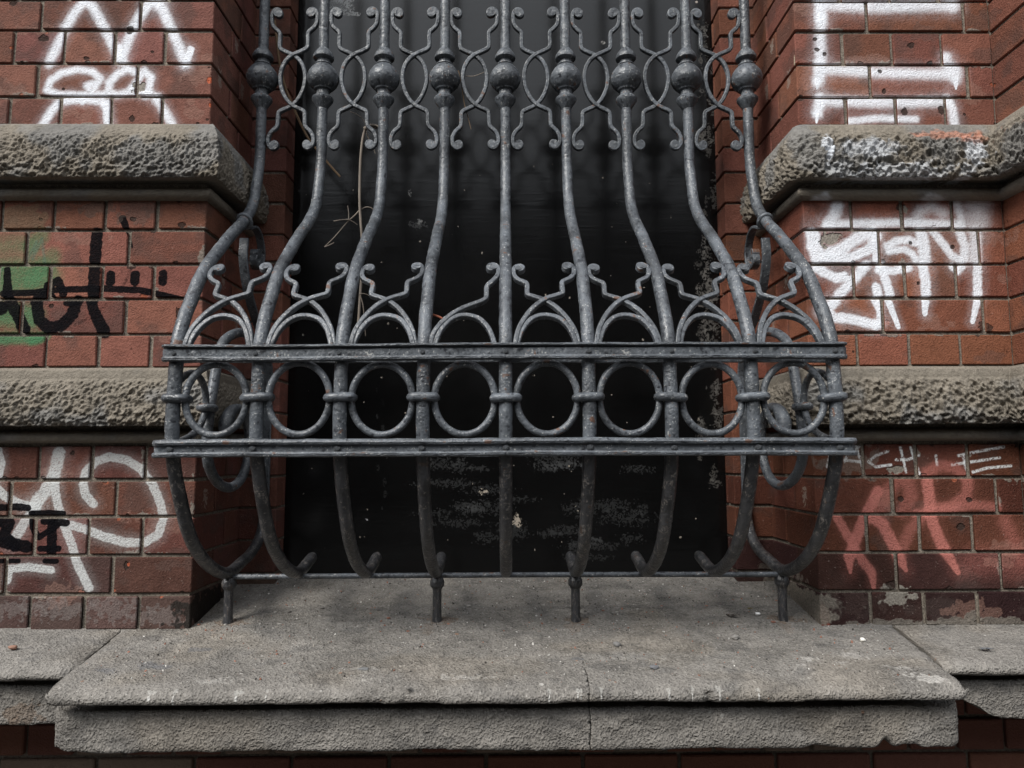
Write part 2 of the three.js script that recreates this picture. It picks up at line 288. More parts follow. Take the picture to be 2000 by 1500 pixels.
function graffitiRight(T) {
  const S = T.stroke, W = (p, w, o = 0.95, s = 0.6) => { if (w > 11) S(p.map(q => [q[0], q[1]]), w * 1.8, WHITE, 0.2 * o, 0.9, 0.8); S(p, w * 0.95, WHITE, o, s, 0.25); };
  W([[1602, -6], [1603, 22], [1604, 34]], 24, 0.95, 0.6); W([[1604, 28], [1604, 48, 5]], 12, 1, 0.25); W([[1610, 8], [1700, 12], [1780, 10], [1860, 8]], 25, 0.85, 0.85); W([[1862, -6], [1862, 8]], 26, 0.8, 0.9);
  W([[1604, 40], [1604, 80], [1604, 118]], 21, 0.85, 0.8);
  W([[1602, 124], [1601, 146], [1598, 158]], 24, 0.95, 0.6); W([[1599, 156, 12], [1597, 172, 4]], 12, 1, 0.25); W([[1612, 134], [1700, 139], [1780, 142], [1858, 144]], 22, 0.88, 0.85); W([[1852, 126], [1868, 136], [1868, 152]], 24, 0.9, 0.7); W([[1868, 154, 12], [1869, 172, 4]], 10, 1, 0.25); W([[1850, 110]], 18, 0.9, 0.8);
  W([[1602, 192], [1600, 208], [1597, 220]], 22, 0.95, 0.6); W([[1598, 218, 10], [1596, 238, 4]], 10, 1, 0.25); W([[1610, 196], [1700, 199], [1780, 199], [1852, 197]], 22, 0.86, 0.8); W([[1660, 236], [1720, 230], [1790, 232]], 14, 0.85, 0.7); W([[1852, 192], [1862, 212], [1866, 240]], 18, 0.85, 0.6);
  W([[1636, 402], [1630, 420], [1620, 436]], 22, 0.9, 0.7); W([[1614, 438], [1680, 436], [1760, 434], [1876, 438]], 17, 0.9, 0.7); W([[1792, 430], [1800, 412], [1822, 402], [1844, 416]], 22, 0.5, 0.9); W([[1870, 394], [1878, 420], [1880, 440]], 16, 0.7, 0.8); W([[1902, 390], [1904, 436]], 34, 0.5, 0.8); W([[1925, 390], [1922, 436]], 26, 0.35, 0.9);
  W([[1588, 458], [1591, 482], [1598, 504]], 30, 0.97, 0.3); W([[1620, 494], [1646, 486], [1676, 464], [1706, 452]], 24, 0.95, 0.45); W([[1616, 504], [1660, 504], [1700, 486], [1714, 460]], 20, 0.95, 0.4); W([[1712, 456], [1712, 506]], 16, 0.95, 0.3);
  W([[1734, 480], [1752, 470], [1776, 468], [1790, 474]], 16, 0.9, 0.5); W([[1738, 490], [1768, 486], [1784, 496], [1790, 508]], 14, 0.9, 0.5); W([[1800, 452], [1806, 480], [1808, 508]], 24, 0.95, 0.4); W([[1824, 452], [1844, 476], [1860, 498], [1876, 508]], 16, 0.9, 0.5); W([[1876, 452], [1886, 480], [1884, 508]], 18, 0.9, 0.5); W([[1908, 452], [1906, 506]], 24, 0.75, 0.6);
  W([[1596, 522], [1612, 532], [1634, 542], [1650, 540]], 20, 0.96, 0.35); W([[1692, 518], [1668, 546], [1640, 576]], 20, 0.95, 0.45); W([[1718, 526], [1746, 528], [1776, 522]], 17, 0.95, 0.4); W([[1722, 520], [1732, 548], [1740, 576]], 18, 0.95, 0.35); W([[1713, 560], [1716, 576]], 18, 0.95, 0.35); W([[1804, 518], [1809, 548], [1810, 576]], 20, 0.96, 0.3); W([[1862, 520], [1872, 528], [1880, 520]], 16, 0.95, 0.4); W([[1911, 518], [1911, 576]], 18, 0.96, 0.3);
  W([[1632, 588], [1616, 606], [1630, 620], [1660, 622], [1692, 630], [1714, 634]], 20, 0.96, 0.4); W([[1710, 586], [1720, 604], [1722, 626], [1712, 636]], 16, 0.96, 0.35); W([[1736, 586, 14], [1746, 612, 12], [1756, 638, 9]], 12, 0.98, 0.2); W([[1809, 586, 16], [1808, 612, 10]], 14, 0.98, 0.2); W([[1911, 586, 15], [1901, 628, 9]], 13, 0.98, 0.2); W([[1612, 590], [1600, 610]], 20, 0.5, 0.9);
  // chalk letters
  const H = (p, w = 5) => S(p, w, CHALK, 0.9, 0.5, 0.5, 0.36);
  H([[1617, 912], [1624, 880], [1620, 908], [1630, 904]]); H([[1684, 870], [1660, 884], [1650, 902]]); H([[1672, 868], [1682, 900], [1690, 926]]); H([[1640, 898], [1682, 902]]); H([[1736, 881], [1712, 890], [1698, 902], [1712, 912], [1742, 908]]); H([[1760, 874], [1766, 898], [1771, 922]]); H([[1780, 874], [1788, 898], [1798, 926]]); H([[1752, 898], [1774, 898], [1796, 890]]); H([[1830, 890], [1832, 908]]); H([[1874, 890], [1910, 882], [1962, 873]]); H([[1862, 908], [1900, 902], [1954, 894]]); H([[1884, 892], [1888, 912], [1894, 924], [1930, 914], [1976, 910]]);
  // coral spray
  const Q = (p, w, o = 0.7, s = 0.35) => { S(p.map(q => [q[0], q[1]]), w * 1.3, CORAL, 0.12, 0.8, 0.7); S(p, w * 0.88, CORAL, o, s, 0.4); };
  Q([[1716, 960], [1698, 996], [1682, 1030], [1670, 1062], [1660, 1088], [1662, 1118, 6]], 23, 0.85); Q([[1637, 1012], [1658, 1048], [1686, 1096], [1704, 1120], [1708, 1148, 8]], 19, 0.72); Q([[1722, 1000], [1736, 960], [1756, 938], [1776, 946], [1780, 972], [1762, 1000]], 26, 0.32, 0.6); Q([[1704, 1012], [1726, 1024], [1744, 1060], [1758, 1090], [1770, 1114, 8]], 24, 0.8); Q([[1800, 1012], [1778, 1036], [1764, 1072]], 24, 0.34, 0.6);
  Q([[1812, 940], [1816, 975], [1820, 1010], [1832, 1044], [1850, 1080], [1872, 1118, 10]], 24, 0.75); Q([[1812, 922], [1840, 908], [1870, 914], [1892, 940], [1888, 968], [1860, 988], [1812, 998]], 22, 0.42, 0.5); Q([[1790, 1002], [1850, 996], [1900, 986], [1950, 990]], 18, 0.4, 0.5); Q([[1900, 1100], [1950, 1096], [1990, 1110]], 46, 0.16, 0.9); Q([[1965, 1020], [1984, 1060], [1998, 1095]], 26, 0.26, 0.8);
  for (const [x, y, a, b] of [[1781, 88, 8, 6], [1594, 75, 5, 4], [1597, 95, 5, 4], [1612, 104, 4, 4], [1720, 138, 4, 4], [1728, 178, 4, 6], [1886, 222, 3, 3], [1760, 403, 8, 7], [1862, 482, 4, 4], [1780, 474, 3, 3], [1894, 976, 6, 5], [1879, 1031, 8, 7], [1761, 976, 6, 6], [1668, 687, 3, 3], [1795, 553, 3, 3], [1840, 215, 6, 9], [1768, 218, 7, 8]]) T.patch(x, y, a, b, HOLE, 0.9, -0.5, 0.5, 120);
  T.patch(1622, 468, 20, 17, CEMENT, 0.95, -0.5, 0.7, 90); T.patch(1768, 408, 7, 9, CEMENT, 0.9, -0.4, 0.7, 100); T.patch(1752, 916, 15, 9, CEMENT, 0.9, -0.4, 0.6, 90); T.patch(1925, 640, 14, 12, HOLE, 0.8, -0.3, 0.6, 90); T.patch(1753, 1166, 30, 18, CEMENT, 0.9, 0.1, 0.9, 80); T.patch(1895, 890, 4, 4, CEMENT, 0.9, -0.2); T.patch(1740, 1145, 10, 8, HOLE, 0.85, -0.3, 0.7, 90); T.patch(1660, 900, 60, 30, C(0.16, 0.14, 0.12), 0.4, 0, 0.9, 60);
  for (const [x, y, w, h] of [[1700, 1228, 60, 13], [1760, 1222, 60, 14], [1850, 1222, 70, 14], [1955, 1221, 70, 15], [1830, 1226, 60, 12], [1900, 1212, 18, 14]]) T.patch(x, y, w, h, C(0.13, 0.115, 0.098), 0.85, 0.12, 0.9, 60);
  T.patch(1612, 1212, 12, 26, C(0.22, 0.06, 0.04), 0.7, -0.2, 0.8, 60); T.patch(1548, 116, 3, 16, C(0.45, 0.36, 0.26), 0.9, 0, 0.3);
}

function buildPier(side) {
  const r = rng(side < 0 ? 11 : 29), T = pierPaint(side), J = 0.0046, specs = [];
  const tone = (zone, row) => {
    const j = () => 0.76 + 0.42 * r(); let c;
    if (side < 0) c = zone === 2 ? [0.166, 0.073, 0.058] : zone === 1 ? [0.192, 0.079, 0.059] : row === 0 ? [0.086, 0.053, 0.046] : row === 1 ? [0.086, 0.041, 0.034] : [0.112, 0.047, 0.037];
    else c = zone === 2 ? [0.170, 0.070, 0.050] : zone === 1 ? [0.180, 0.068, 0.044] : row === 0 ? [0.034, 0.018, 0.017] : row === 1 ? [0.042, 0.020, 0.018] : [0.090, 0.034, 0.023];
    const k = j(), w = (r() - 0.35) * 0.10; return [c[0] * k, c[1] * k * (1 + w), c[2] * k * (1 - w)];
  };
  const XL = side < 0 ? XE : XP;
  for (const [y0, y1, head, zone, row] of ROWS) {
    // bricks as spans in x (distance from the middle of the opening) and z, with the faces that show
    const list = [], d1 = head ? 0.182 : 0.118; let x = X0 + (head ? 0.118 : 0.182), first = true;
    list.push([X0, x, -d1, 0]);
    while (x < XL - 0.02) { const nx = Math.min(XL, x + (head ? 0.1235 : 0.244)); if (XL - nx < 0.03 && nx < XL) { list.push([x, XL, -0.11, 0]); break; } list.push([x, nx, -0.11, 0]); x = nx; }
    list.push([X0, X0 + 0.11, ZR, -d1]);                                   // rest of the outer jamb
    if (head) list.push([X1, X0 + 0.03, -0.44, ZR]); else { list.push([X1, X0 + 0.03, ZR - 0.06, ZR]); list.push([X1, X0, -0.44, ZR - 0.06]); }
    if (side > 0) {                                                        // pilaster: side and front
      const c = head ? 0.185 : 0.12; list.push([XP, XP + c, -0.03, ZP]); let q = XP + c;
      while (q < XE - 0.02) { const nq = Math.min(XE, q + (head ? 0.244 : 0.1235)); list.push([q, nq, 0.03, ZP]); q = nq; }
    }
    for (const b of list) specs.push([b, y0, y1, zone, row]);
  }
  for (const [y0, y1] of INNER) specs.push([[X1, X0 + 0.03, -0.44, ZR], y0, y1, y0 > 2 ? 2 : 1, 3], [[X0, X0 + 0.11, ZR, -0.2], y0, y1, y0 > 2 ? 2 : 1, 3]);
  const uOf = (x, z, nAxis, b) => { // unrolled distance from the jamb corner
    const onPil = side > 0 && b[3] === ZP;
    if (onPil) return nAxis === 0 ? (XP - X0) + z : (XP - X0) + ZP + (x - XP);
    const inner = b[3] <= ZR && b[0] === X1, inner2 = inner;
    if (nAxis === 0) return inner2 ? ZR - (X0 - X1) - (ZR - z) : z;
    return inner ? ZR - (X0 - x) : (b[3] === 0 ? x - X0 : ZR);
  };
  // colours go on the sheet first
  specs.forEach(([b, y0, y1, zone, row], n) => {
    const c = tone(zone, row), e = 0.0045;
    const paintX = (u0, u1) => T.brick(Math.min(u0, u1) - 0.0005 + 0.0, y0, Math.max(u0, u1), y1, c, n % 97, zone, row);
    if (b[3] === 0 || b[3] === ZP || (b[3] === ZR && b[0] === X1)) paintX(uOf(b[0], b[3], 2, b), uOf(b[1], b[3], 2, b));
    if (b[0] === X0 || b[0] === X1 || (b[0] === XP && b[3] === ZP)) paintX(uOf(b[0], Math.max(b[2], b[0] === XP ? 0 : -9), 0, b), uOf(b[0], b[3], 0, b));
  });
  // wear along the brick edges: knocked corners, raw clay, mortar smeared over the arris
  specs.forEach(([b, y0, y1, zone], n) => {
    if (!(b[3] === 0)) return; const ua = b[0] - X0, ub = b[1] - X0;
    for (let k = Math.floor(r() * 4.2); k > 0; k--) {
      const q = r(), along = r(), hz = r() < 0.7, u = hz ? mix(ua, ub, along) : (r() < 0.5 ? ua + 0.006 : ub - 0.006), v = hz ? (r() < 0.65 ? y0 + 0.005 : y1 - 0.005) : mix(y0, y1, along), e = 0.003 + 0.007 * r() * r();
      if (q < 0.4) T.patchUV(u, v, e * 1.3, e * 0.8, HOLE, 0.85, -0.5, 0.6, 150); else if (q < 0.6) T.patchUV(u, v, e, e * 0.8, [0.25, 0.075, 0.04], 0.8, -0.25, 0.6, 150); else T.patchUV(u, v, e * (hz ? 4 : 1), e * (hz ? 0.8 : 2.5), [0.19, 0.17, 0.145], 0.75, 0.1, 1.2, 120);
    }
    if (r() < 0.5) T.patchUV(mix(ua, ub, r()), mix(y0, y1, r()), 0.02 + 0.05 * r(), 0.01 + 0.02 * r(), r() < 0.5 ? [0.085, 0.058, 0.05] : [0.24, 0.14, 0.11], 0.35, 0, 1.3, 55);
  });
  (side < 0 ? graffitiLeft : graffitiRight)(T);
  if (side > 0) { T.patchUV(-0.13, 1.145, 0.2, 0.042, [0.17, 0.15, 0.125], 0.9, 0.1, 0.5, 40); T.patchUV(-0.2, 1.2, 0.12, 0.02, [0.15, 0.13, 0.11], 0.6, 0.1, 0.9, 50); } else T.patchUV(-0.12, 1.14, 0.18, 0.045, [0.02, 0.018, 0.016], 0.9, 0.05, 0.6, 60);
  for (const [u, v] of [[-0.05, 2.45], [-0.12, 1.95], [-0.2, 2.5], [-0.06, 1.4], [-0.15, 2.6], [-0.22, 1.85]]) T.patchUV(u, v, 0.012, 0.02, [0.3, 0.26, 0.22], 0.5, 0, 1.2, 160);
  const mat = T.finish();
  const pier = side < 0
    ? thing('brick_pier', 'red brick pier with white spray loops, green patch and black brush marks', 'brick wall', null, V(-1.2, sillY(0) - 0.01, -0.2))
    : thing('brick_pier', 'red brick pier with coral spray, chalk letters and blurred white spray lines', 'brick wall', null, V(1.2, sillY(0) - 0.01, -0.2));
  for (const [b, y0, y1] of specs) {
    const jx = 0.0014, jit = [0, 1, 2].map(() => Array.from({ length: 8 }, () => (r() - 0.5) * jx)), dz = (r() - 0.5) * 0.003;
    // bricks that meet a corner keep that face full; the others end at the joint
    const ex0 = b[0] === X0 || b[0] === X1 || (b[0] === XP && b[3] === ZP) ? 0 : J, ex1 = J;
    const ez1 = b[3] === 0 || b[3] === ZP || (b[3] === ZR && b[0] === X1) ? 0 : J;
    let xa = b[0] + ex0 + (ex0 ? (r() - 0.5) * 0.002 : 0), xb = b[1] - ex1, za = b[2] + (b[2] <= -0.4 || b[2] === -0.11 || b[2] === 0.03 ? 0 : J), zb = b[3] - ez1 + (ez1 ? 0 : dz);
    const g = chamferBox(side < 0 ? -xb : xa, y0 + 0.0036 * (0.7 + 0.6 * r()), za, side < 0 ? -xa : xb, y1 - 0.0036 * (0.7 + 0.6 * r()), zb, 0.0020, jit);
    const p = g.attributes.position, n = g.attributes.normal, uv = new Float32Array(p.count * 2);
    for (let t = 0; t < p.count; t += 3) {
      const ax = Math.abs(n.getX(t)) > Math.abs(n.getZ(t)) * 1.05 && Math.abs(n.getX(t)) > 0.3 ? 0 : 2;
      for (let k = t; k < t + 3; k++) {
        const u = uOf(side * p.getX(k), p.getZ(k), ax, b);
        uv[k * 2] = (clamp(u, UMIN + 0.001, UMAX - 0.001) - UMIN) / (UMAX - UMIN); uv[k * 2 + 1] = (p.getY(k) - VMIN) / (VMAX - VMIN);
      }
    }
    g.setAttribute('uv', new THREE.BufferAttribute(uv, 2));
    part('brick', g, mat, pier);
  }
  const s = (x0, y0, z0, x1, y1, z1) => side < 0 ? rawBox(-x1, y0, z0, -x0, y1, z1) : rawBox(x0, y0, z0, x1, y1, z1);
  const yl = 1.5 + yb[0] + 0.002, d = 0.0064, cores = [s(X0 + d, yl, -0.62, XE - 0.003, YTOP - 0.002, -d), s(X1 + d, yl + 0.002, -0.615, X0 + 0.04, YTOP - 0.004, ZR - d)];
  if (side > 0) cores.push(s(XP + d, yl + 0.003, -0.05, XE - 0.005, YTOP - 0.006, ZP - d));
  part('mortar', mergeGeometries(cores), M.mortar, pier);
  return pier;
}
const pierL = buildPier(-1), pierR = buildPier(1);

// ---------- rock-faced stone bands that run round the piers ----------
M.band = new THREE.MeshPhysicalMaterial({ specularIntensity: 0.2, vertexColors: true, roughness: 0.96, bumpMap: grey(512, 512, (i, j) => 0.5 + 0.7 * (fbm(i / 4, j / 4, 4) - 0.5)), bumpScale: 0.003 });
M.band.bumpMap.repeat.set(5, 5);
const bandHi = [[-0.004, 0.801, 0], [0.022, 0.797, 0], [0.034, 0.787, 0.1], [0.046, 0.768, 0.25], [0.055, 0.752, 0.8], [0.063, 0.73, 1], [0.067, 0.705, 1], [0.067, 0.68, 1], [0.064, 0.66, 1], [0.058, 0.651, 1], [0.044, 0.652, 0.6], [0.02, 0.656, 0.1], [-0.004, 0.657, 0]];
const bandLo = [[-0.004, 0.2075, 0], [0.03, 0.205, 0], [0.046, 0.198, 0.05], [0.05, 0.184, 0.05], [0.051, 0.177, 0.1], [0.056, 0.17, 0.7], [0.064, 0.15, 1], [0.068, 0.125, 1], [0.068, 0.1, 1], [0.065, 0.08, 1], [0.058, 0.070, 1], [0.044, 0.071, 0.6], [0.02, 0.075, 0.1], [-0.004, 0.076, 0]];
const rollHi = [[-0.004, 0.6435, 0], [0.012, 0.642, 0], [0.021, 0.637, 0], [0.025, 0.629, 0], [0.022, 0.62, 0], [0.014, 0.615, 0], [-0.004, 0.614, 0]];
const rollLo = [[-0.004, 0.0615, 0], [0.012, 0.06, 0], [0.021, 0.055, 0], [0.025, 0.047, 0], [0.022, 0.038, 0], [0.014, 0.033, 0], [-0.004, 0.032, 0]];
function resample(prof, step) {
  const out = [];
  for (let i = 0; i + 1 < prof.length; i++) { const a = prof[i], b = prof[i + 1], n = Math.max(1, Math.round(Math.hypot(b[0] - a[0], b[1] - a[1]) / step)); for (let k = 0; k < n; k++) out.push(a.map((v, q) => mix(v, b[q], k / n))); }
  out.push(prof[prof.length - 1]); return out;
}
function band(side, prof, opt) {
  // path in plan from the far end to inside the opening, with the offset direction at each corner
  const q = 0.76, path = []; // [x, z, mx, mz]
  if (side < 0) path.push([XE, 0, 0, 1]); else { path.push([XE, ZP, 0, 1], [XP, ZP, -1, 1], [XP, 0, -1, 1]); }
  if (opt.round) for (const a of [0, 0.25, 0.5, 0.75, 1]) { const m = Math.hypot(1 - a, a); path.push([X0, 0, -a / m * mix(1, q, a) , (1 - a) / m]); } else path.push([X0, 0, -q, 1]);
  path.push([X0, ZR + 0.001, -q, opt.wrap ? 0.35 : 0]);
  if (opt.wrap) path.push([X1 + 0.03, ZR, 0, 0.35]);
  const P = resample(prof, opt.step), cols = [];
  for (let i = 0; i + 1 < path.length; i++) { const a = path[i], b = path[i + 1], n = Math.max(1, Math.round((Math.hypot(b[0] - a[0], b[1] - a[1]) + 0.06 * Math.hypot(b[2] - a[2], b[3] - a[3])) / opt.step)); for (let k = 0; k < n; k++) cols.push(a.map((v, z) => mix(v, b[z], k / n))); }
  cols.push(path[path.length - 1]);
  const pos = [], col = [], uv = [], idx = [], nP = P.length; let run = 0;
  cols.forEach((c, i) => {
    if (i) run += Math.hypot(c[0] - cols[i - 1][0], c[1] - cols[i - 1][1]) + 0.06 * Math.hypot(c[2] - cols[i - 1][2], c[3] - cols[i - 1][3]);
    P.forEach(([o, y, w], j) => {
      let x = c[0] + c[2] * o, z = c[1] + c[3] * o, Y = 1.5 + y;
      const fine = (fbm3(x * 170, Y * 170, z * 170, 3) - 0.5) * 0.0028; let hgt = fine, tone = 1, lump = 0;
      if (opt.rock && w > 0) {
        const wx = x + (vn3(x * 40, Y * 40, z * 40) - 0.5) * 0.012, wy = Y + (vn3(x * 40 + 9, Y * 40, z * 40) - 0.5) * 0.012;
        const [f1, f2] = worley3(wx / opt.cell, wy / (opt.cell * 0.8), z / opt.cell);
        lump = (1.25 * f1 - 0.5) * 0.8 - 0.45 * clamp(1 - (f2 - f1) * 3) * 0.4 + 1.5 * (fbm3(x * 150, Y * 150, z * 150, 2) - 0.5) + 0.9 * (fbm3(x * 45, Y * 45, z * 45, 2) - 0.5);
        hgt += w * (opt.amp * lump + 0.008 * (fbm3(x * 22, Y * 26, z * 22, 2) - 0.5));
      }
      x += Math.sign(c[2]) * Math.min(1, Math.abs(c[2])) * hgt * (c[3] > 0.5 && c[2] ? 0.7 : 1); z += c[3] * hgt; Y += hgt * 0.25 * (j > nP * 0.6 ? -1 : 1) * (w > 0 ? 1 : 0.3);
      pos.push(side * x, Y, z); uv.push(run, y);
      const n = fbm3(x * 30, Y * 30, z * 30, 3), s = vn3(x * 330, Y * 330, z * 330);
      let r = 0.192, g = 0.168, b = 0.136; const m = 0.72 + 0.42 * n + 0.35 * (s - 0.5); r *= m; g *= m; b *= m;
      const cool = sstep(0.5, 0.7, fbm3(x * 14 + 3, Y * 14, z * 14, 2)); r = mix(r, r * 0.92, cool); b = mix(b, b * 1.14, cool);
      if (opt.paint) for (const [px, py, rx, ry, cr, op] of opt.paint) { const c0 = onZ(px, py, 0.066); const dd = Math.hypot((side * x - c0.x) / (rx / 830), (Y - c0.y) / (ry / 830)) + (vn3(x * 90, Y * 90, z * 90) - 0.5) * 0.9; const t = op * (1 - sstep(0.6, 1.0, dd)) * (0.5 + 0.8 * s); if (t > 0) { r = mix(r, cr[0], clamp(t)); g = mix(g, cr[1], clamp(t)); b = mix(b, cr[2], clamp(t)); } }
      col.push(r, g, b);
    });
  });
  for (let i = 0; i + 1 < cols.length; i++) for (let j = 0; j + 1 < nP; j++) { const a = i * nP + j, b = a + nP; if (side > 0) idx.push(a, a + 1, b, b, a + 1, b + 1); else idx.push(a, b, a + 1, b, b + 1, a + 1); }
  const geo = new THREE.BufferGeometry(); geo.setAttribute('position', new THREE.Float32BufferAttribute(pos, 3)); geo.setAttribute('color', new THREE.Float32BufferAttribute(col, 3)); geo.setAttribute('uv', new THREE.Float32BufferAttribute(uv, 2)); geo.setIndex(idx); geo.computeVertexNormals(); return geo;
}
{
  const W = [0.55, 0.57, 0.60], O = [0.42, 0.16, 0.09];
  const hiPaint = [[1618, 285, 14, 32, W, 0.9], [1618, 305, 8, 16, W, 1], [1700, 290, 70, 24, W, 0.5], [1760, 335, 110, 26, W, 0.5], [1905, 290, 26, 34, W, 0.75], [1890, 335, 20, 26, W, 0.5], [1640, 330, 40, 20, W, 0.3], [1860, 258, 80, 14, O, 0.55], [1900, 268, 40, 14, O, 0.5]];
  for (const [side, pier] of [[-1, pierL], [1, pierR]]) for (const hi of [1, 0]) {
    const b = part('stone_band', band(side, hi ? bandHi : bandLo, { rock: true, step: 0.0022, cell: side < 0 ? 0.0078 : 0.0122, amp: side < 0 ? 0.0085 : 0.0125, round: side > 0, wrap: false, paint: hi && side > 0 ? hiPaint : null }), M.band, pier);
    part('roll_moulding', band(side, hi ? rollHi : rollLo, { step: 0.006, cell: 0.02, amp: 0, paint: hi && side > 0 ? [[1625, 372, 24, 12, W, 0.7], [1850, 372, 24, 12, W, 0.5]] : null }), M.band, b);
  }
}

// ---------- sill: a projecting slab of two stones and the ledges at its sides ----------
const STW = 2048, STH = 1024; // covers 2.0 m x 1.0 m; u along the sill, v down its profile
const sillSpots = []; { const r = rng(5); for (let i = 0; i < 420; i++) sillSpots.push([r() * 2, r(), 0.0012 + 0.0045 * r() * r(), r()]); }
const drips = [[1072, 4, 22], [1128, 3, 16], [1134, 3, 20], [1174, 4, 22], [1306, 5, 26], [1351, 3, 18], [1404, 5, 24], [1481, 5, 28], [340, 4, 24], [292, 8, 12], [462, 8, 12], [520, 3, 10]];
const sillCol = new Float32Array(STW * STH * 3), sillBmp = new Float32Array(STW * STH);
for (let j = 0; j < STH; j++) for (let i = 0; i < STW; i++) {
  const u = i / 1024, v = j / 1024, k = j * STW + i;
  const a = fbm(u * 9 + 3, v * 14, 5), b = vn(u * 300, v * 300), c = vn(u * 512 + 9, v * 512), d = fbm(u * 40, v * 40 + 7, 3);
  let m = 0.172 * (0.78 + 0.42 * (a - 0.5) * 2 * 0.7 + 0.5 * (d - 0.5) * 0.9 + 0.42 * (b - 0.5) + 0.42 * (c - 0.5) + 0.22);
  let r = m * 1.0, g = m * 0.93, bl = m * 0.84;
  const warm = sstep(0.5, 0.72, fbm(u * 6 + 20, v * 8 + 4, 3)) * 0.6; g = mix(g, g * 0.95, warm); bl = mix(bl, bl * 0.88, warm);
  const dark = sstep(0.60, 0.74, fbm(u * 22 + 60, v * 34, 5)) * 0.2; r *= 1 - dark; g *= 1 - dark * 0.97; bl *= 1 - dark * 0.9;
  const grain = sstep(0.9, 0.97, b) * 0.6; r = mix(r, 0.38, grain); g = mix(g, 0.36, grain); bl = mix(bl, 0.325, grain);
  const hole = sstep(0.1, 0.03, c) * 0.6; r *= 1 - hole; g *= 1 - hole; bl *= 1 - hole;
  sillCol[k * 3] = r; sillCol[k * 3 + 1] = g; sillCol[k * 3 + 2] = bl; sillBmp[k] = 0.5 + 0.5 * (b - 0.5) + 0.42 * (c - 0.5) + 0.22 * (d - 0.5) - hole * 0.2;
}
const sillDab = (u, v, ru, rv, col, op, rag = 0.6, fr = 60, dep = 0) => {
  for (let j = Math.max(0, Math.floor((v - rv * 1.6) * 1024)); j < Math.min(STH, (v + rv * 1.6) * 1024); j++) for (let i = Math.max(0, Math.floor((u - ru * 1.6) * 1024)); i < Math.min(STW, (u + ru * 1.6) * 1024); i++) {
    const x = i / 1024, y = j / 1024, d = Math.hypot((x - u) / ru, (y - v) / rv) + (fbm(x * fr, y * fr + 3, 3) - 0.5) * 2 * rag, t = op * (1 - sstep(0.8, 1, d)); if (t <= 0) continue; const k = j * STW + i;
    for (let c = 0; c < 3; c++) sillCol[k * 3 + c] = mix(sillCol[k * 3 + c], col[c] * (0.8 + 0.4 * vn(x * 400, y * 400)), t); sillBmp[k] += dep * t;
  }
};
for (const [u, v, s, q] of sillSpots) sillDab(u, v, s, s * (0.6 + 0.5 * q), q < 0.45 ? [0.07, 0.065, 0.06] : q < 0.8 ? [0.42, 0.40, 0.37] : [0.26, 0.15, 0.1], 0.7, 0.4, 200, q < 0.45 ? -0.2 : 0.2);

for (const k of [-4, -1, 1, 4]) { const u = k * 0.1621 + 1; sillDab(u + 0.004, 0.385, 0.035, 0.022, [0.13, 0.085, 0.055], 0.45, 1.1, 70); sillDab(u - 0.01, 0.43, 0.016, 0.035, [0.14, 0.095, 0.065], 0.25, 1.2, 60); }
// profiles as [z, drop below eye level]
const slabProf = [[-0.42, 0.3165], [-0.36, 0.327], [0.215, 0.4276], [0.238, 0.4322], [0.256, 0.4358], [0.268, 0.4405], [0.2765, 0.4465], [0.281, 0.454], [0.2815, 0.4605], [0.278, 0.4655], [0.270, 0.4672], [0.256, 0.464], [0.236, 0.4625], [0.212, 0.4635], [0.210, 0.488], [0.238, 0.4885], [0.2425, 0.492], [0.243, 0.5], [0.243, 0.556], [0.241, 0.5635], [0.234, 0.5665], [0.02, 0.567]];
const ledgeProf = [[-0.02, 0.3865], [0.0, 0.39], [0.13, 0.4128], [0.156, 0.4178], [0.172, 0.4225], [0.184, 0.429], [0.1895, 0.4365], [0.189, 0.4425], [0.184, 0.447], [0.176, 0.4482], [0.162, 0.4455], [0.145, 0.444], [0.128, 0.445], [0.127, 0.466], [0.15, 0.4665], [0.1545, 0.47], [0.155, 0.48], [0.155, 0.535], [0.153, 0.5425], [0.146, 0.546], [0.02, 0.5465]];
function arc(prof) { const s = [0]; for (let i = 1; i < prof.length; i++) s.push(s[i - 1] + Math.hypot(prof[i][0] - prof[i - 1][0], prof[i][1] - prof[i - 1][1])); return s; }
const noseS = arc(slabProf)[6];
for (const [px, w, l] of drips) { const x = onZ(px, 1345, 0.277).x; sillDab(x + 1, noseS + 0.004 + l / 2600, w / 2600, l / 2000, [0.5, 0.49, 0.46], 0.7, 0.5, 180, 0.2); sillDab(x + 1.001, noseS - 0.004, w / 900, 0.006, [0.4, 0.39, 0.36], 0.4, 0.9, 140); }
for (const [px, py, rx, ry, o] of [[1785, 1330, 34, 14, 0.8], [1760, 1312, 30, 6, 0.5], [1590, 1298, 18, 5, 0.6], [1650, 1305, 20, 5, 0.45], [1560, 1310, 14, 5, 0.5], [1690, 1290, 24, 12, 0.4], [1740, 1360, 50, 12, 0.4], [1820, 1360, 40, 10, 0.35], [700, 1310, 40, 8, 0.35], [900, 1325, 50, 7, 0.4], [1250, 1290, 80, 14, 0.25], [430, 1330, 40, 8, 0.35]]) { const p = onZ(px, py, 0.2); sillDab(p.x + 1, noseS - clamp((1345 - py) / 420, -0.03, 0.4), rx / 1000, ry / 700, [0.42, 0.40, 0.37], o * 0.7, 1.1, 120, 0.15); }
for (const [px, py, rx, ry] of [[370, 1270, 28, 6], [330, 1305, 22, 6], [230, 1310, 26, 8], [1130, 1292, 12, 5], [300, 1300, 30, 10]]) { const p = onZ(px, py, 0.15); sillDab(p.x + 1, noseS - clamp((1345 - py) / 420, 0, 0.4), rx / 1000, ry / 600, [0.11, 0.11, 0.115], 0.55, 0.8, 90, -0.2); }
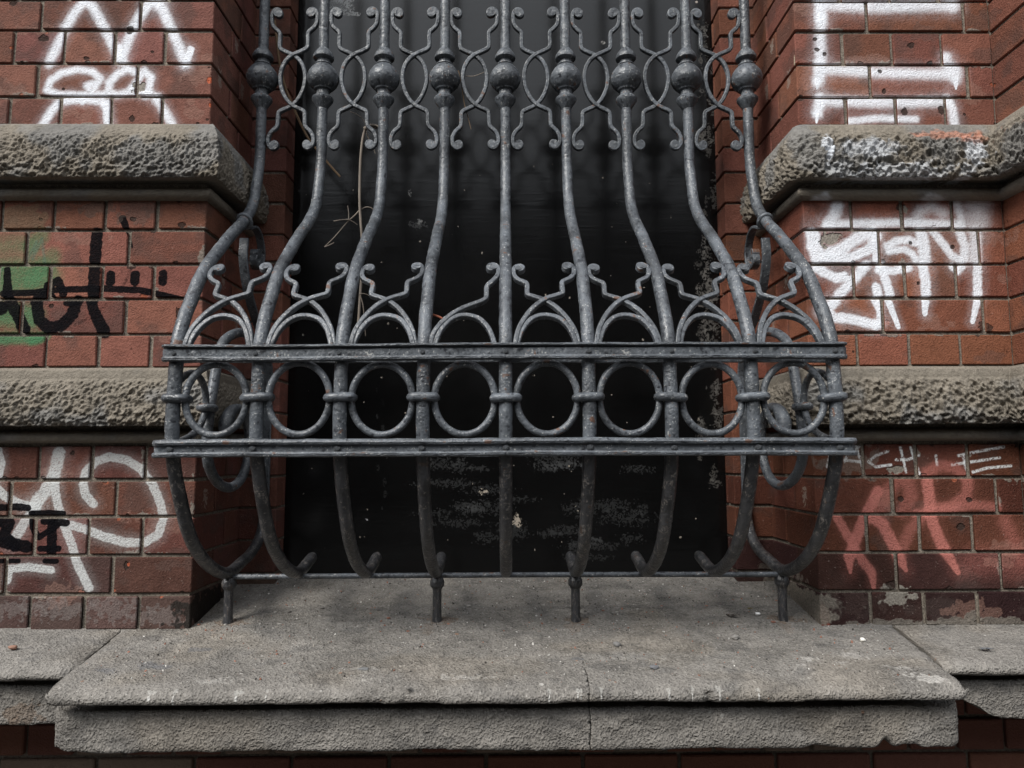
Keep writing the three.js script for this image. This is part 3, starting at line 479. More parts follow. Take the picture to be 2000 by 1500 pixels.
{
  const d = new Uint8Array(STW * STH * 4), e = new Uint8Array(STW * STH * 4), enc = x => (x = clamp(x), (x <= 0.0031308 ? 12.92 * x : 1.055 * Math.pow(x, 1 / 2.4) - 0.055) * 255);
  for (let k = 0; k < STW * STH; k++) { for (let c = 0; c < 3; c++) { d[k * 4 + c] = enc(sillCol[k * 3 + c]); e[k * 4 + c] = clamp(sillBmp[k]) * 255; } d[k * 4 + 3] = e[k * 4 + 3] = 255; }
  M.sill = new THREE.MeshPhysicalMaterial({ specularIntensity: 0.2, map: texFrom(d, STW, STH, true, true), bumpMap: texFrom(e, STW, STH, false, true), bumpScale: 0.0042, roughness: 0.95 });
}
// unevenness of the stone along its normal
function sillBump(x, s) {
  const flake = sstep(0.52, 0.56, fbm(x * 7 + 30, s * 16 + 2, 4)) * 0.0022;
  return (fbm(x * 5, s * 7 + 1, 3) - 0.5) * 0.007 + (fbm(x * 60, s * 60, 3) - 0.5) * 0.0014 + flake - 0.001;
}
const cutX = s => 0.1575 + (fbm(s * 60, 4.2, 3) - 0.5) * 0.006 + 0.004 * sstep(0.72, 0.9, s);
function stone(prof, xa, xb, opt = {}) {
  const P0 = prof, S0 = arc(prof), P = [], step = 0.0045;
  for (let i = 0; i + 1 < P0.length; i++) { const L = S0[i + 1] - S0[i], n = Math.max(1, Math.round(L / (i === P0.length - 2 ? 0.05 : step))); for (let k = 0; k < n; k++) P.push([mix(P0[i][0], P0[i + 1][0], k / n), mix(P0[i][1], P0[i + 1][1], k / n), S0[i] + L * k / n]); }
  P.push([...P0[P0.length - 1], S0[S0.length - 1]]);
  const nrm = P.map((p, i) => { const a = P[Math.max(0, i - 2)], b = P[Math.min(P.length - 1, i + 2)], dz = b[0] - a[0], dd = b[1] - a[1], l = Math.hypot(dz, dd) || 1; return [dd / l, -dz / l]; }); // outward in (z, drop)
  const N = Math.round((xb - xa) / 0.005), pos = [], uv = [], idx = [], nP = P.length, zMax = Math.max(...prof.map(p => p[0]));
  for (let i = 0; i <= N; i++) P.forEach(([z, dr, s], j) => {
    let x0 = xa, x1 = xb; if (opt.cutRight) x1 = cutX(s) - (z > 0.2 ? 0.0011 : 0.0001); if (opt.cutLeft) x0 = cutX(s) + (z > 0.2 ? 0.0011 : 0.0001);
    const x = mix(x0, x1, i / N); let zz = z, d = dr;
    const e = Math.max(0, Math.min(opt.roundL ? x - xa : 9, opt.roundR ? xb - x : 9)), R = 0.03;               // rounded outer ends
    if (e < R && z > 0) { const cut = R - Math.sqrt(R * R - (R - e) * (R - e)); zz -= cut * (z / zMax) * 0.6; d += (d < 0.45 ? 0.006 * (1 - e / R) ** 2 : -0.006 * (1 - e / R) ** 2); }
    const edge = sstep(0, 0.02, s), b = sillBump(x, s) * edge; zz += nrm[j][0] * b; d += nrm[j][1] * b;
    if (opt.limit) d = Math.min(d, opt.limit(x)); if (d > 0.53 && zz > 0.1) d -= opt.chip ? opt.chip(x) * sstep(0.53, 0.562, d) : 0;
    if (opt.nick && s > noseS && s < noseS + 0.05) { const q = opt.nick(x); zz -= q; }
    pos.push(x, 1.5 - d, zz); uv.push((x + 1 + (opt.du || 0)) / 2, s);
  });
  for (let i = 0; i < N; i++) for (let j = 0; j + 1 < nP; j++) { const a = i * nP + j, b = a + nP; idx.push(a, a + 1, b, b, a + 1, b + 1); }
  const cap = (col, flip) => { const pts = []; for (let j = 0; j < nP; j++) pts.push(new THREE.Vector2(pos[(col * nP + j) * 3 + 2], pos[(col * nP + j) * 3 + 1])); for (const t of THREE.ShapeUtils.triangulateShape(pts, [])) { const o = col * nP; flip ? idx.push(o + t[0], o + t[2], o + t[1]) : idx.push(o + t[0], o + t[1], o + t[2]); } };
  cap(0, false); cap(N, true);
  const g = new THREE.BufferGeometry(); g.setAttribute('position', new THREE.Float32BufferAttribute(pos, 3)); g.setAttribute('uv', new THREE.Float32BufferAttribute(uv, 2)); g.setIndex(idx); g.computeVertexNormals(); return g;
}
const sill = thing('window_sill', 'weathered grey stone window sill slab projecting below the iron grille', 'window sill', null, V(0, 0.93, 0));
const bottomRag = x => (fbm(x * 30, 8, 3) - 0.5) * 0.006;
part('sill_stone', stone(slabProf, -0.877, 0.1575, { roundL: true, cutRight: true, chip: x => bottomRag(x) + 0.007 * Math.exp(-(((x + 0.865) / 0.012) ** 2)) }), M.sill, sill);
part('sill_stone', stone(slabProf, 0.1575, 0.886, { cutLeft: true, roundR: true, chip: x => bottomRag(x) + 0.017 * Math.exp(-(((x - 0.735) / 0.012) ** 2)) + 0.007 * sstep(0.75, 0.77, x) * sstep(0.81, 0.79, x) + 0.006 * Math.exp(-(((x - 0.6) / 0.02) ** 2)), nick: x => 0.008 * Math.exp(-(((x - 0.385) / 0.008) ** 2)) }), M.sill, sill);
const ledgeL = single('stone_ledge', stone(ledgeProf, -XE, -0.8785, { du: 0.35, roundR: true, chip: bottomRag }), M.sill, 'grey stone ledge under the pier with black brush marks', 'ledge');
const ledgeR = single('stone_ledge', stone(ledgeProf, 0.8875, XE, { du: 0.6, limit: x => 0.546 - 0.072 * sstep(1.05, 0.87, x) + (fbm(x * 40, 2, 3) - 0.5) * 0.012, chip: bottomRag }), M.sill, 'grey stone ledge under the pier with coral spray, lower edge broken away', 'ledge');

// ---------- wall below the sill, facade above, pavement, house across the street ----------
{
  const r = rng(61), w = thing('plinth_wall', 'brick plinth wall set back under the stone ledges', 'brick wall', null, V(0, 0, -0.2));
  const mt = [0, 1, 2].map(k => new THREE.MeshStandardMaterial({ color: new THREE.Color().setRGB([0.17, 0.20, 0.22][k], [0.07, 0.085, 0.16][k], [0.05, 0.055, 0.12][k]), roughness: 0.95, bumpMap: mortarBump, bumpScale: 0.004 }));
  for (let k = 0; k < 3; k++) { let x = -XE + (k % 2) * 0.06; while (x < XE - 0.05) { const L = k % 2 ? 0.1235 : 0.244, nx = Math.min(XE, x + L), y1 = 0.915 - k * 0.084; const g = boxUV(chamferBox(x + 0.005, y1 - 0.074, -0.34, nx - 0.005, y1, -0.202 + (r() - 0.5) * 0.006, 0.003, null)); part('brick', g, mt[Math.floor(r() * 3)], w); x = nx; } }
  part('mortar', rawBox(-XE, 0.002, -0.6, XE, 0.93, -0.215), M.mortar, w);
  const f = thing('facade_wall', 'tall plain brick facade rising above the window opening', 'brick wall', null, V(0, YTOP, -0.3));
  const fm = new THREE.MeshStandardMaterial({ map: texU8(256, 256, (i, j) => { const n = fbm(i / 8, j / 8, 4); return [0.42 + 0.2 * (n - 0.5), 0.28 + 0.1 * (n - 0.5), 0.24 + 0.08 * (n - 0.5)]; }), roughness: 0.9 });
  part('wall', mergeGeometries([rawBox(-30, 3.75, -0.6, 30, 13, -0.002), rawBox(-30, YTOP, -0.6, -X0, 3.748, -0.003), rawBox(X0, YTOP, -0.6, 30, 3.748, -0.003), rawBox(-30, 0.003, -0.6, -XE - 0.002, YTOP - 0.002, -0.004), rawBox(XE + 0.002, 0.003, -0.6, 30, YTOP - 0.002, -0.004)]), fm, f);
  const pave = single('pavement', new THREE.PlaneGeometry(120, 120).rotateX(-Math.PI / 2), new THREE.MeshStandardMaterial({ map: texU8(512, 512, (i, j) => { const n = 0.22 + 0.08 * (fbm(i / 20, j / 20, 5) - 0.5) + 0.12 * (vn(i / 2, j / 2) - 0.5); return [n, n * 0.98, n * 0.95]; }), roughness: 0.95 }), 'grey street pavement', 'pavement', null, 'structure');
  pave.material.map.repeat.set(40, 40);
  const hz = 15, house = thing('town_house', 'long plain two storey house row across the street', 'building', null, V(0, 0, hz + 4));
  const wallM = new THREE.MeshStandardMaterial({ color: new THREE.Color().setRGB(0.05, 0.048, 0.044), roughness: 0.95 }), glassM = new THREE.MeshStandardMaterial({ color: new THREE.Color().setRGB(0.02, 0.022, 0.025), roughness: 0.15 }), roofM = new THREE.MeshStandardMaterial({ color: new THREE.Color().setRGB(0.05, 0.035, 0.03), roughness: 0.95 });
  part('wall', rawBox(-60, 0.004, hz, 60, 7.2, hz + 9), wallM, house); part('cornice', rawBox(-60.2, 7.202, hz - 0.25, 60.2, 7.5, hz + 9.2), wallM, house);
  part('roof', boxUV(new THREE.BoxGeometry(120, 1.2, 6).translate(0, 8.104, hz + 4.2)), roofM, house);
  for (let q = 0; q < 2; q++) for (let k = 0; k < 14; k++) part('window', rawBox(-20.6 + k * 3.1, 1.2 + q * 3.2, hz - 0.03, -19.5 + k * 3.1, 2.9 + q * 3.2, hz + 0.05), glassM, house);
}

// ---------- black board that closes the window ----------
{
  const W = 1024, H = 1536, mm = 1.244, hh = 1.9, r = rng(303), scuffs = [];
  const put = (px, py, rx, ry, op, col, fr = 70) => { const p = onZ(px, py, ZB); scuffs.push([p.x, p.y, rx / 700, ry / 700, op, col, fr]); };
  const GR = [0.055, 0.056, 0.056], BG = [0.36, 0.31, 0.25];
  for (let i = 0; i < 26; i++) put(840 + r() * 420, 900 + r() * 190, 14 + r() * 60, 4 + r() * 16, 0.28, GR, 170);
  put(945, 960, 16, 7, 0.95, BG, 90); put(1012, 1018, 13, 16, 0.95, BG, 90); put(1100, 910, 60, 10, 0.5, GR, 120); put(1155, 1058, 26, 12, 0.5, GR, 90); put(920, 995, 30, 9, 0.45, GR, 90); put(716, 1016, 7, 3, 0.9, [0.5, 0.5, 0.5]); put(1128, 998, 4, 3, 0.9, BG); put(690, 1060, 3, 3, 0.9, BG);
  put(820, 433, 9, 8, 0.7, [0.35, 0.35, 0.34], 160); put(800, 378, 5, 9, 0.5, [0.25, 0.25, 0.24], 120); put(815, 440, 22, 10, 0.4, GR, 160); put(942, 494, 3, 3, 0.9, BG); put(1112, 582, 5, 6, 0.8, BG); put(1178, 84, 8, 4, 0.6, [0.4, 0.38, 0.35]); put(1360, 3, 6, 5, 0.9, [0.45, 0.4, 0.35]);
  for (let i = 0; i < 14; i++) put(645 + r() * 50, -10 + r() * 40, 10 + r() * 20, 3 + r() * 6, 0.7, [0.30, 0.31, 0.31], 90);
  for (let i = 0; i < 60; i++) put(1362 + r() * 40, 60 + r() * 900, 5 + r() * 14, 8 + r() * 26, 0.3, [0.15, 0.14, 0.125], 130);
  for (let i = 0; i < 90; i++) put(590 + r() * 790, 300 + r() * 790, 1.2 + r() * 2, 1.2 + r() * 2, 0.8, BG, 60);
  for (let i = 0; i < 10; i++) put(735 + r() * 20, 760 + i * 26, 4, 9, 0.16, GR, 90);
  const col = new Float32Array(W * H * 3), bm = new Float32Array(W * H), ro = new Float32Array(W * H);
  for (let j = 0; j < H; j++) for (let i = 0; i < W; i++) {
    const x = (i / W - 0.5) * mm, y = 1.09 + j / H * hh, k = j * W + i, g = fbm(x * 10, y * 150, 4), n = fbm(x * 8, y * 8, 4), s = vn(x * 260, y * 260);
    const m = 0.0032 * (0.7 + 0.5 * n + 0.25 * (g - 0.5)); col[k * 3] = m; col[k * 3 + 1] = m * 0.98; col[k * 3 + 2] = m * 0.98;
    const ridge = sstep(0.62, 0.7, fbm(x * 6 + 30, y * 60 + 5, 4)) * 0.25;
    bm[k] = 0.5 + 0.28 * (g - 0.5) + ridge * 0.6 + 0.05 * (s - 0.5); ro[k] = 0.15 + 0.07 * n + 0.02 * s;
  }
  for (const [x, y, a, b, op, c, fr] of scuffs) { const i0 = Math.floor(((x - a * 1.5) / mm + 0.5) * W), i1 = Math.ceil(((x + a * 1.5) / mm + 0.5) * W), j0 = Math.floor((y - b * 1.5 - 1.09) / hh * H), j1 = Math.ceil((y + b * 1.5 - 1.09) / hh * H);
    for (let j = Math.max(0, j0); j < Math.min(H, j1); j++) for (let i = Math.max(0, i0); i < Math.min(W, i1); i++) { const X = (i / W - 0.5) * mm, Y = 1.09 + j / H * hh, d = Math.hypot((X - x) / a, (Y - y) / b) + (fbm(X * fr + x * 9, Y * fr, 4) - 0.5) * 1.7, t = op * (1 - sstep(0.55, 0.8, d)) * sstep(0.25, 0.6, vn(X * 330, Y * 330 + x * 50)); if (t <= 0) continue; const k = j * W + i; for (let q = 0; q < 3; q++) col[k * 3 + q] = mix(col[k * 3 + q], c[q], t); bm[k] -= t * 0.1; ro[k] = mix(ro[k], 0.9, t); } }
  const enc = x => (x <= 0.0031308 ? 12.92 * x : 1.055 * Math.pow(x, 1 / 2.4) - 0.055);
  M.board = new THREE.MeshPhysicalMaterial({ ior: 1.5, specularIntensity: 0.8, map: texU8(W, H, (i, j) => { const k = (j * W + i) * 3; return [enc(col[k]), enc(col[k + 1]), enc(col[k + 2])]; }, true, false), bumpMap: grey(W, H, (i, j) => bm[j * W + i]), bumpScale: 0.00022, roughnessMap: grey(W, H, (i, j) => ro[j * W + i]), roughness: 1 });
  const g = new THREE.BoxGeometry(mm, hh + 0.75, 0.018), p = g.attributes.position, uv = g.attributes.uv; g.translate(0, 1.09 + (hh + 0.75) / 2, ZB - 0.009);
  for (let i = 0; i < p.count; i++) uv.setXY(i, p.getX(i) / mm + 0.5, (p.getY(i) - 1.09) / hh);
  single('window_board', g, M.board, 'black painted plywood board closing the window behind the grille', 'board');
}

// ---------- iron grille ----------
{
  const N = 1024; // covers 0.5 m
  const f = (i, j) => { const u = i / N, v = j / N; return [fbm(u * 16, v * 16, 4), vn(u * 256, v * 256), vn(u * 128 + 0, v * 128), fbm(u * 64, v * 64, 3)]; };
  const ct = texU8(N, N, (i, j) => {
    const [a, b, c, d] = f(i, j); let m = 0.80 + 0.30 * (a - 0.5) + 0.20 * (d - 0.5) + 0.14 * (b - 0.5) + 0.5 * (fbm(i / N * 8 + 3, j / N * 8, 2) - 0.5);
    let r = 0.345 * m, g = 0.362 * m, bl = 0.382 * m;
    const fl = Math.max(sstep(0.82, 0.9, b) * sstep(0.53, 0.62, d), sstep(0.86, 0.92, c) * sstep(0.55, 0.64, a) * 0.8); r = mix(r, 0.72, fl * 0.8); g = mix(g, 0.71, fl * 0.8); bl = mix(bl, 0.68, fl * 0.8);
    const ru = sstep(0.71, 0.76, a) * sstep(0.5, 0.66, d); r = mix(r, 0.34, ru * 0.7); g = mix(g, 0.20, ru * 0.7); bl = mix(bl, 0.13, ru * 0.7);
    const wear = sstep(0.30, 0.22, d); r *= 1 - wear * 0.45; g *= 1 - wear * 0.45; bl *= 1 - wear * 0.42;
    return [r, g, bl];
  });
  const bt = grey(N, N, (i, j) => { const [a, b, c, d] = f(i, j); return 0.5 + 0.55 * (d - 0.5) + 0.25 * (c - 0.5) + 0.12 * (b - 0.5); });
  const rt = grey(N, N, (i, j) => { const [a, b, c, d] = f(i, j); return 0.46 + 0.25 * (a - 0.5) + 0.3 * (d - 0.5); });
  for (const t of [ct, bt, rt]) t.repeat.set(2, 2);
  M.iron = new THREE.MeshStandardMaterial({ map: ct, bumpMap: bt, bumpScale: 0.0022, roughnessMap: rt, roughness: 1, metalness: 0 });
}
// below the lower rail the bars get a darker, glossier colour with pale scratches and rust
{
  const N = 512;
  const g = (i, j) => { const u = i / N, v = j / N; return [fbm(u * 16, v * 16, 4), vn(u * 256, v * 256), fbm(u * 48, v * 64, 4)]; };
  const ct = texU8(N, N, (i, j) => { const [a, b, d] = g(i, j); let m = 0.20 + 0.16 * (a - 0.5); let r = m, gg = m * 1.0, bl = m * 1.03; const sc = sstep(0.56, 0.64, d) * sstep(0.4, 0.7, b); r = mix(r, 0.50, sc * 0.7); gg = mix(gg, 0.47, sc * 0.7); bl = mix(bl, 0.44, sc * 0.7); const ru = sstep(0.74, 0.78, a) * sstep(0.5, 0.6, d); r = mix(r, 0.24, ru * 0.5); gg = mix(gg, 0.16, ru * 0.5); bl = mix(bl, 0.11, ru * 0.5); return [r, gg, bl]; });
  ct.repeat.set(2, 2); M.darkIron = new THREE.MeshStandardMaterial({ map: ct, bumpMap: M.iron.bumpMap, bumpScale: 0.0024, roughness: 0.33 });
}
// sweep a section along a planar path; ref = direction square to the path's plane; every uv in metres
function circleSec(r, n = 18) { const o = []; for (let i = 0; i <= n; i++) { const a = i / n * 2 * Math.PI; o.push([Math.cos(a) * r, Math.sin(a) * r, Math.cos(a), Math.sin(a)]); } return o; }
function rectSec(w, h, c) { const o = []; for (const [sx, sy, a0] of [[1, 1, 0], [-1, 1, 90], [-1, -1, 180], [1, -1, 270]]) for (const k of [0, 45, 90]) { const a = (a0 + k) * Math.PI / 180; o.push([sx * (w / 2 - c) + Math.cos(a) * c, sy * (h / 2 - c) + Math.sin(a) * c, Math.cos(a), Math.sin(a)]); } o.push(o[0]); return o; }
function chaikin(p, n, closed) { for (let k = 0; k < n; k++) { const o = []; if (!closed) o.push(p[0]); for (let i = 0; i + 1 < p.length; i++) { o.push(p[i].clone().lerp(p[i + 1], 0.25), p[i].clone().lerp(p[i + 1], 0.75)); } if (!closed) o.push(p[p.length - 1]); p = o; } return p; }
function sweep(path, sec, ref, { lump = 0.04, seed = 0, closed = false, scale = null } = {}) {
  const n = path.length, m = sec.length, pos = [], nor = [], uv = [], idx = []; let run = 0, per = [0];
  for (let j = 1; j < m; j++) per.push(per[j - 1] + Math.hypot(sec[j][0] - sec[j - 1][0], sec[j][1] - sec[j - 1][1]));
  for (let i = 0; i < n; i++) {
    const a = path[closed ? (i - 1 + n - 1) % (n - 1) : Math.max(0, i - 1)], b = path[closed ? (i + 1) % (n - 1) : Math.min(n - 1, i + 1)];
    const t = b.clone().sub(a).normalize(), B = (typeof ref === 'function' ? ref(i) : ref).clone(); B.addScaledVector(t, -B.dot(t)).normalize(); const Nn = B.clone().cross(t).normalize();
    if (i) run += path[i].distanceTo(path[i - 1]);
    const s0 = scale ? scale(i / (n - 1)) : 1;
    sec.forEach(([x, y, nx, ny], j) => {
      const jj = j === m - 1 ? 0 : j, q = path[i], wob = 1 + lump * 2 * (fbm3(q.x * 55 + sec[jj][0] * 90 + seed, q.y * 75 + sec[jj][1] * 90, q.z * 75, 3) - 0.5);
      const v = q.clone().addScaledVector(Nn, x * wob * s0).addScaledVector(B, y * wob * s0); pos.push(v.x, v.y, v.z);
      const w = Nn.clone().multiplyScalar(nx).addScaledVector(B, ny); nor.push(w.x, w.y, w.z); uv.push(run + seed * 0.137, per[j] + seed * 0.071);
    });
  }
  for (let i = 0; i + 1 < n; i++) for (let j = 0; j + 1 < m; j++) { const a = i * m + j, b = a + m; idx.push(a, b, a + 1, b, b + 1, a + 1); }
  if (!closed) for (const [e, s] of [[0, 1], [n - 1, -1]]) { const c = pos.length / 3, p = path[e], t = path[e ? n - 2 : 1].clone().sub(p).normalize().negate(); pos.push(p.x + t.x * 0.001, p.y + t.y * 0.001, p.z + t.z * 0.001); nor.push(t.x, t.y, t.z); uv.push(run, 0); for (let j = 0; j + 1 < m; j++) s > 0 ? idx.push(c, e * m + j, e * m + j + 1) : idx.push(c, e * m + j + 1, e * m + j); }
  const g = new THREE.BufferGeometry(); g.setAttribute('position', new THREE.Float32BufferAttribute(pos, 3)); g.setAttribute('normal', new THREE.Float32BufferAttribute(nor, 3)); g.setAttribute('uv', new THREE.Float32BufferAttribute(uv, 2)); g.setIndex(idx);
  // winding check against the given normals
  const A = V().fromBufferAttribute(g.attributes.position, idx[0]), Bp = V().fromBufferAttribute(g.attributes.position, idx[1]), Cp = V().fromBufferAttribute(g.attributes.position, idx[2]);
  const fn = Bp.sub(A).cross(Cp.sub(A)); if (fn.dot(V(nor[idx[0] * 3], nor[idx[0] * 3 + 1], nor[idx[0] * 3 + 2])) < 0) { for (let k = 0; k < idx.length; k += 3) { const q = idx[k + 1]; idx[k + 1] = idx[k + 2]; idx[k + 2] = q; } g.setIndex(idx); }
  return g;
}
const lathe = (prof, x, y, z, seg = 28) => { const g = new THREE.LatheGeometry(prof.map(p => new THREE.Vector2(p[0], p[1])), seg); const p = g.attributes.position, uv = g.attributes.uv; for (let i = 0; i < p.count; i++) uv.setXY(i, uv.getX(i) * 0.2 + x * 3.1, p.getY(i) + x); return g.translate(x, y, z); };

const S = 0.1621, XB = S * 4, UPX = V(1, 0, 0), UPZ = V(0, 0, 1);
const RB = 0.0134;
// outline of a bar in its own upright plane, traced on the outermost bar
const trace = [[507.6, 300], [501, 360], [493.5, 400], [477, 430], [450, 460], [426, 490], [402, 522], [387, 551], [375, 582], [363, 612], [354, 642], [348, 668], [344, 715], [338, 800], [336.5, 850], [339.5, 905], [347, 950], [358, 1000], [369, 1040], [383, 1072], [405, 1101], [432, 1118], [450, 1117], [470, 1100], [492, 1078], [508, 1048], [522, 1004], [529, 968], [534, 920], [538, 860], [538, 790], [532, 730], [516, 670], [500, 625], [488, 585], [480, 550], [475, 500], [477, 466]].map(p => onX(p[0], p[1], -XB));
const ZT = -0.147;
const main = [V(-XB, 3.02, ZT), V(-XB, 2.8, ZT), V(-XB, 2.55, ZT), V(-XB, 2.4, ZT), V(-XB, 2.27, ZT + 0.002)].concat(trace.slice(1));
for (const p of main) p.z = Math.max(p.z, -0.272);
const curve = new THREE.CatmullRomCurve3(main, false, 'centripetal');
const fine = curve.getSpacedPoints(420);
let iLow = 0; fine.forEach((p, i) => { if (p.y < fine[iLow].y) iLow = i; });
let iHook = iLow; while (iHook < fine.length - 1 && fine[iHook].z > -0.168) iHook++;
const YLOW = fine[iLow].y;
const bellyZ = y => { for (let i = 0; i < iLow; i++) if (fine[i].y >= y && fine[i + 1].y < y) return mix(fine[i].z, fine[i + 1].z, (fine[i].y - y) / (fine[i].y - fine[i + 1].y)); return y > 2 ? ZT : fine[iLow].z; };
const onBelly = (px, py) => { let z = 0.2, p; for (let k = 0; k < 14; k++) { p = onZ(px, py, z); z = mix(z, bellyZ(p.y), 0.7); } return p; };

const grille = thing('window_grille', 'dark grey wrought iron belly grille with round bars, rings and scrolls', 'window grille', null, V(0, sillY(-0.04), -0.04));
const at = (pts, dx) => pts.map(p => V(p.x + dx, p.y, p.z));
const knobProf = [[40, 474], [46, 482], [60, 497], [84, 530], [97, 556], [98, 560], [97, 576], [95, 580], [84, 588], [64, 592], [60, 596], [59, 608], [62, 624], [76, 630], [78, 640], [72, 646], [86, 656], [112, 684], [134, 718], [148, 760], [146, 796], [130, 832], [108, 858], [86, 872], [85, 878], [82, 884], [64, 888], [60, 898], [59, 914], [63, 932], [82, 950], [98, 964], [100, 968], [99, 984], [96, 990], [72, 1026], [56, 1052], [46, 1068], [40, 1076]].map(([r, zy]) => [r * 0.000282, onZ(987, zy / 5, ZT).y]);
for (let k = 0; k < 9; k++) {
  const X = (k - 4) * S, outer = k === 0 || k === 8, r = rng(400 + k);
  const tilt = (r() - 0.5) * 0.004;
  const pts = (outer ? fine : fine.slice(0, iHook)).map((p, i) => V(X + tilt * Math.sin(i / 60 + k), p.y, p.z));
  const iR = pts.findIndex((p, i) => i < iLow && p.y < 1.5 + 0.012);
  const cut = outer ? Math.round(iLow + (fine.length - iLow) * 0.28) : pts.length;
  const bar = part('bar', sweep(pts.slice(0, iR + 1), circleSec(RB), UPX, { lump: 0.085, seed: k * 3.7 }), M.iron, grille);
  part('lower_bar', sweep(pts.slice(iR, cut + 1), circleSec(RB), UPX, { lump: 0.055, seed: k * 3.7, scale: outer ? null : t => t > 0.96 ? Math.sqrt(1 - ((t - 0.96) / 0.04) ** 2 * 0.8) : 1 }), M.darkIron, bar);
  const kp = knobProf.slice().reverse(), y0 = kp[0][1];
  part('knob', toCreasedNormals(lathe(kp.map(([a, b]) => [a, b - y0]), X, y0, ZT, 32), 0.55), M.iron, bar);
  if (outer) part('back_stay', sweep(pts.slice(cut), rectSec(0.009, 0.022, 0.002), UPX, { lump: 0.05, seed: k }), M.iron, grille);
}
// ornaments between the bars; points traced in one gap, then repeated
const gapC = 0.5 * S;
const zig = (p, sc, ox, oy) => p.map(([x, y]) => [ox + x / sc, oy + y / sc]);
const upPx = zig([[1052, 140], [1046, 128], [1062, 118], [1078, 134], [1070, 158], [1040, 160], [1016, 138]].slice(0, 0).concat([[1058, 142], [1052, 156], [1072, 166], [1094, 150], [1092, 116], [1062, 94], [1026, 102], [1004, 140], [1003, 200], [1013, 252], [1050, 290], [1084, 316], [1090, 345], [1087, 400], [1086, 455], [1098, 482], [1150, 508], [1228, 540], [1290, 590], [1334, 668], [1349, 770], [1334, 868], [1288, 968], [1226, 1034], [1150, 1068], [1106, 1088], [1094, 1112], [1094, 1170], [1092, 1222], [1080, 1248], [1036, 1282], [1008, 1330], [1002, 1384], [1018, 1430], [1052, 1456], [1088, 1440], [1094, 1404], [1070, 1384], [1050, 1398], [1056, 1414]]), 5, 800, 0);
const upPts = chaikin(upPx.map(p => onZ(p[0], p[1], ZT)), 2).map(p => V(p.x - gapC, p.y, p.z));
const loPx = zig([[1052, 506], [1062, 516], [1082, 510], [1086, 488], [1060, 476], [1028, 486], [1010, 516], [1014, 552], [1040, 582], [1086, 602], [1116, 614], [1121, 640], [1117, 680], [1121, 704], [1160, 716], [1250, 742], [1330, 788], [1400, 850], [1452, 916], [1492, 984], [1514, 1056], [1524, 1110]], 4, 750, 400);
const loPts = chaikin(loPx.map(p => onBelly(p[0], p[1])), 2).map(p => V(p.x - gapC, p.y, p.z));
const arPx = zig([[1034, 1112], [1048, 1056], [1072, 990], [1112, 932], [1164, 886], [1250, 862]], 4, 750, 400).map(p => onBelly(p[0], p[1])).map(p => V(p.x - gapC, p.y, p.z));
const arPts = chaikin(arPx.concat(arPx.slice(0, -1).reverse().map(p => V(-p.x, p.y, p.z))), 3);
const brPts = chaikin(zig([[856, 512], [842, 524], [818, 518], [814, 494], [842, 478], [876, 488], [898, 524], [888, 568], [852, 606], [808, 640], [800, 670], [802, 720], [796, 748], [740, 775], [620, 815], [520, 870], [440, 940], [392, 1000], [372, 1056], [362, 1110]], 4, 750, 400).map(p => onBelly(p[0], p[1])), 2);
const mirror = p => p.map(v => V(-v.x, v.y, v.z));
const dz = (p, d) => p.map(v => V(v.x, v.y, v.z + d));
const disc = (c, r, h, n) => { const g = new THREE.CylinderGeometry(r, r * 1.02, h, 16); const q = new THREE.Quaternion().setFromUnitVectors(V(0, 1, 0), n); g.applyQuaternion(q).translate(c.x, c.y, c.z); const uv = g.attributes.uv; for (let i = 0; i < uv.count; i++) uv.setXY(i, uv.getX(i) * 0.02 + c.x * 3, uv.getY(i) * 0.02 + c.y); return g; };
const bellyN = i => { const q = loPts[Math.min(i, loPts.length - 1)], e = 0.01; return V(0, -(bellyZ(q.y + e) - bellyZ(q.y - e)) / (2 * e), 1).normalize(); };
const nAt = y => V(0, -(bellyZ(y + 0.01) - bellyZ(y - 0.01)) / 0.02, 1).normalize();
const strip = rectSec(0.0106, 0.0125, 0.0028);
for (let g = 0; g < 8; g++) {
  const cx = (g - 3.5) * S, rr = rng(900 + g);
  for (const m of [0, 1]) {
    const w = () => (rr() - 0.5) * 0.003;
    const ox = w(), oy = w(), P = at(m ? mirror(upPts) : upPts, cx + ox).map(v => V(v.x, v.y + oy, v.z + (m ? 0.0016 : -0.0016)));
    const s = m ? -1 : 1, ang = (rr() - 0.5) * 0.035, ym0 = P[Math.floor(P.length / 2)].y; for (const v of P) { const dx = v.x - cx, dy = v.y - ym0; v.x = cx + dx - dy * ang; v.y = ym0 + dy + dx * ang; }
    part('scroll', mergeGeometries([sweep(P, strip, UPZ, { lump: 0.08, seed: g * 2 + m }), disc(V(P[0].x, P[0].y + 0.001, P[0].z), 0.0095, 0.0135, UPZ), disc(V(P[P.length - 1].x + s * 0.0015, P[P.length - 1].y, P[0].z), 0.0105, 0.0135, UPZ)]), M.iron, grille);
    if (g === 3 && m === 0) continue;                                     // one is broken off
    const L = g === 3 ? brPts : at(m ? mirror(loPts) : loPts, cx + w());
    const off = L.map(v => v.clone().addScaledVector(nAt(v.y), m ? 0.002 : -0.002));
    part('scroll', mergeGeometries([sweep(off, strip, i => nAt(off[Math.min(i, off.length - 1)].y), { lump: 0.08, seed: g * 2 + m + 30 }), disc(off[0].clone(), 0.008, 0.014, nAt(off[0].y))]), M.iron, grille);
  }
  const A = at(arPts, cx + (rr() - 0.5) * 0.002);
  part('arch', sweep(A, strip, i => nAt(A[Math.min(i, A.length - 1)].y), { lump: 0.08, seed: g + 50 }), M.iron, grille);
}
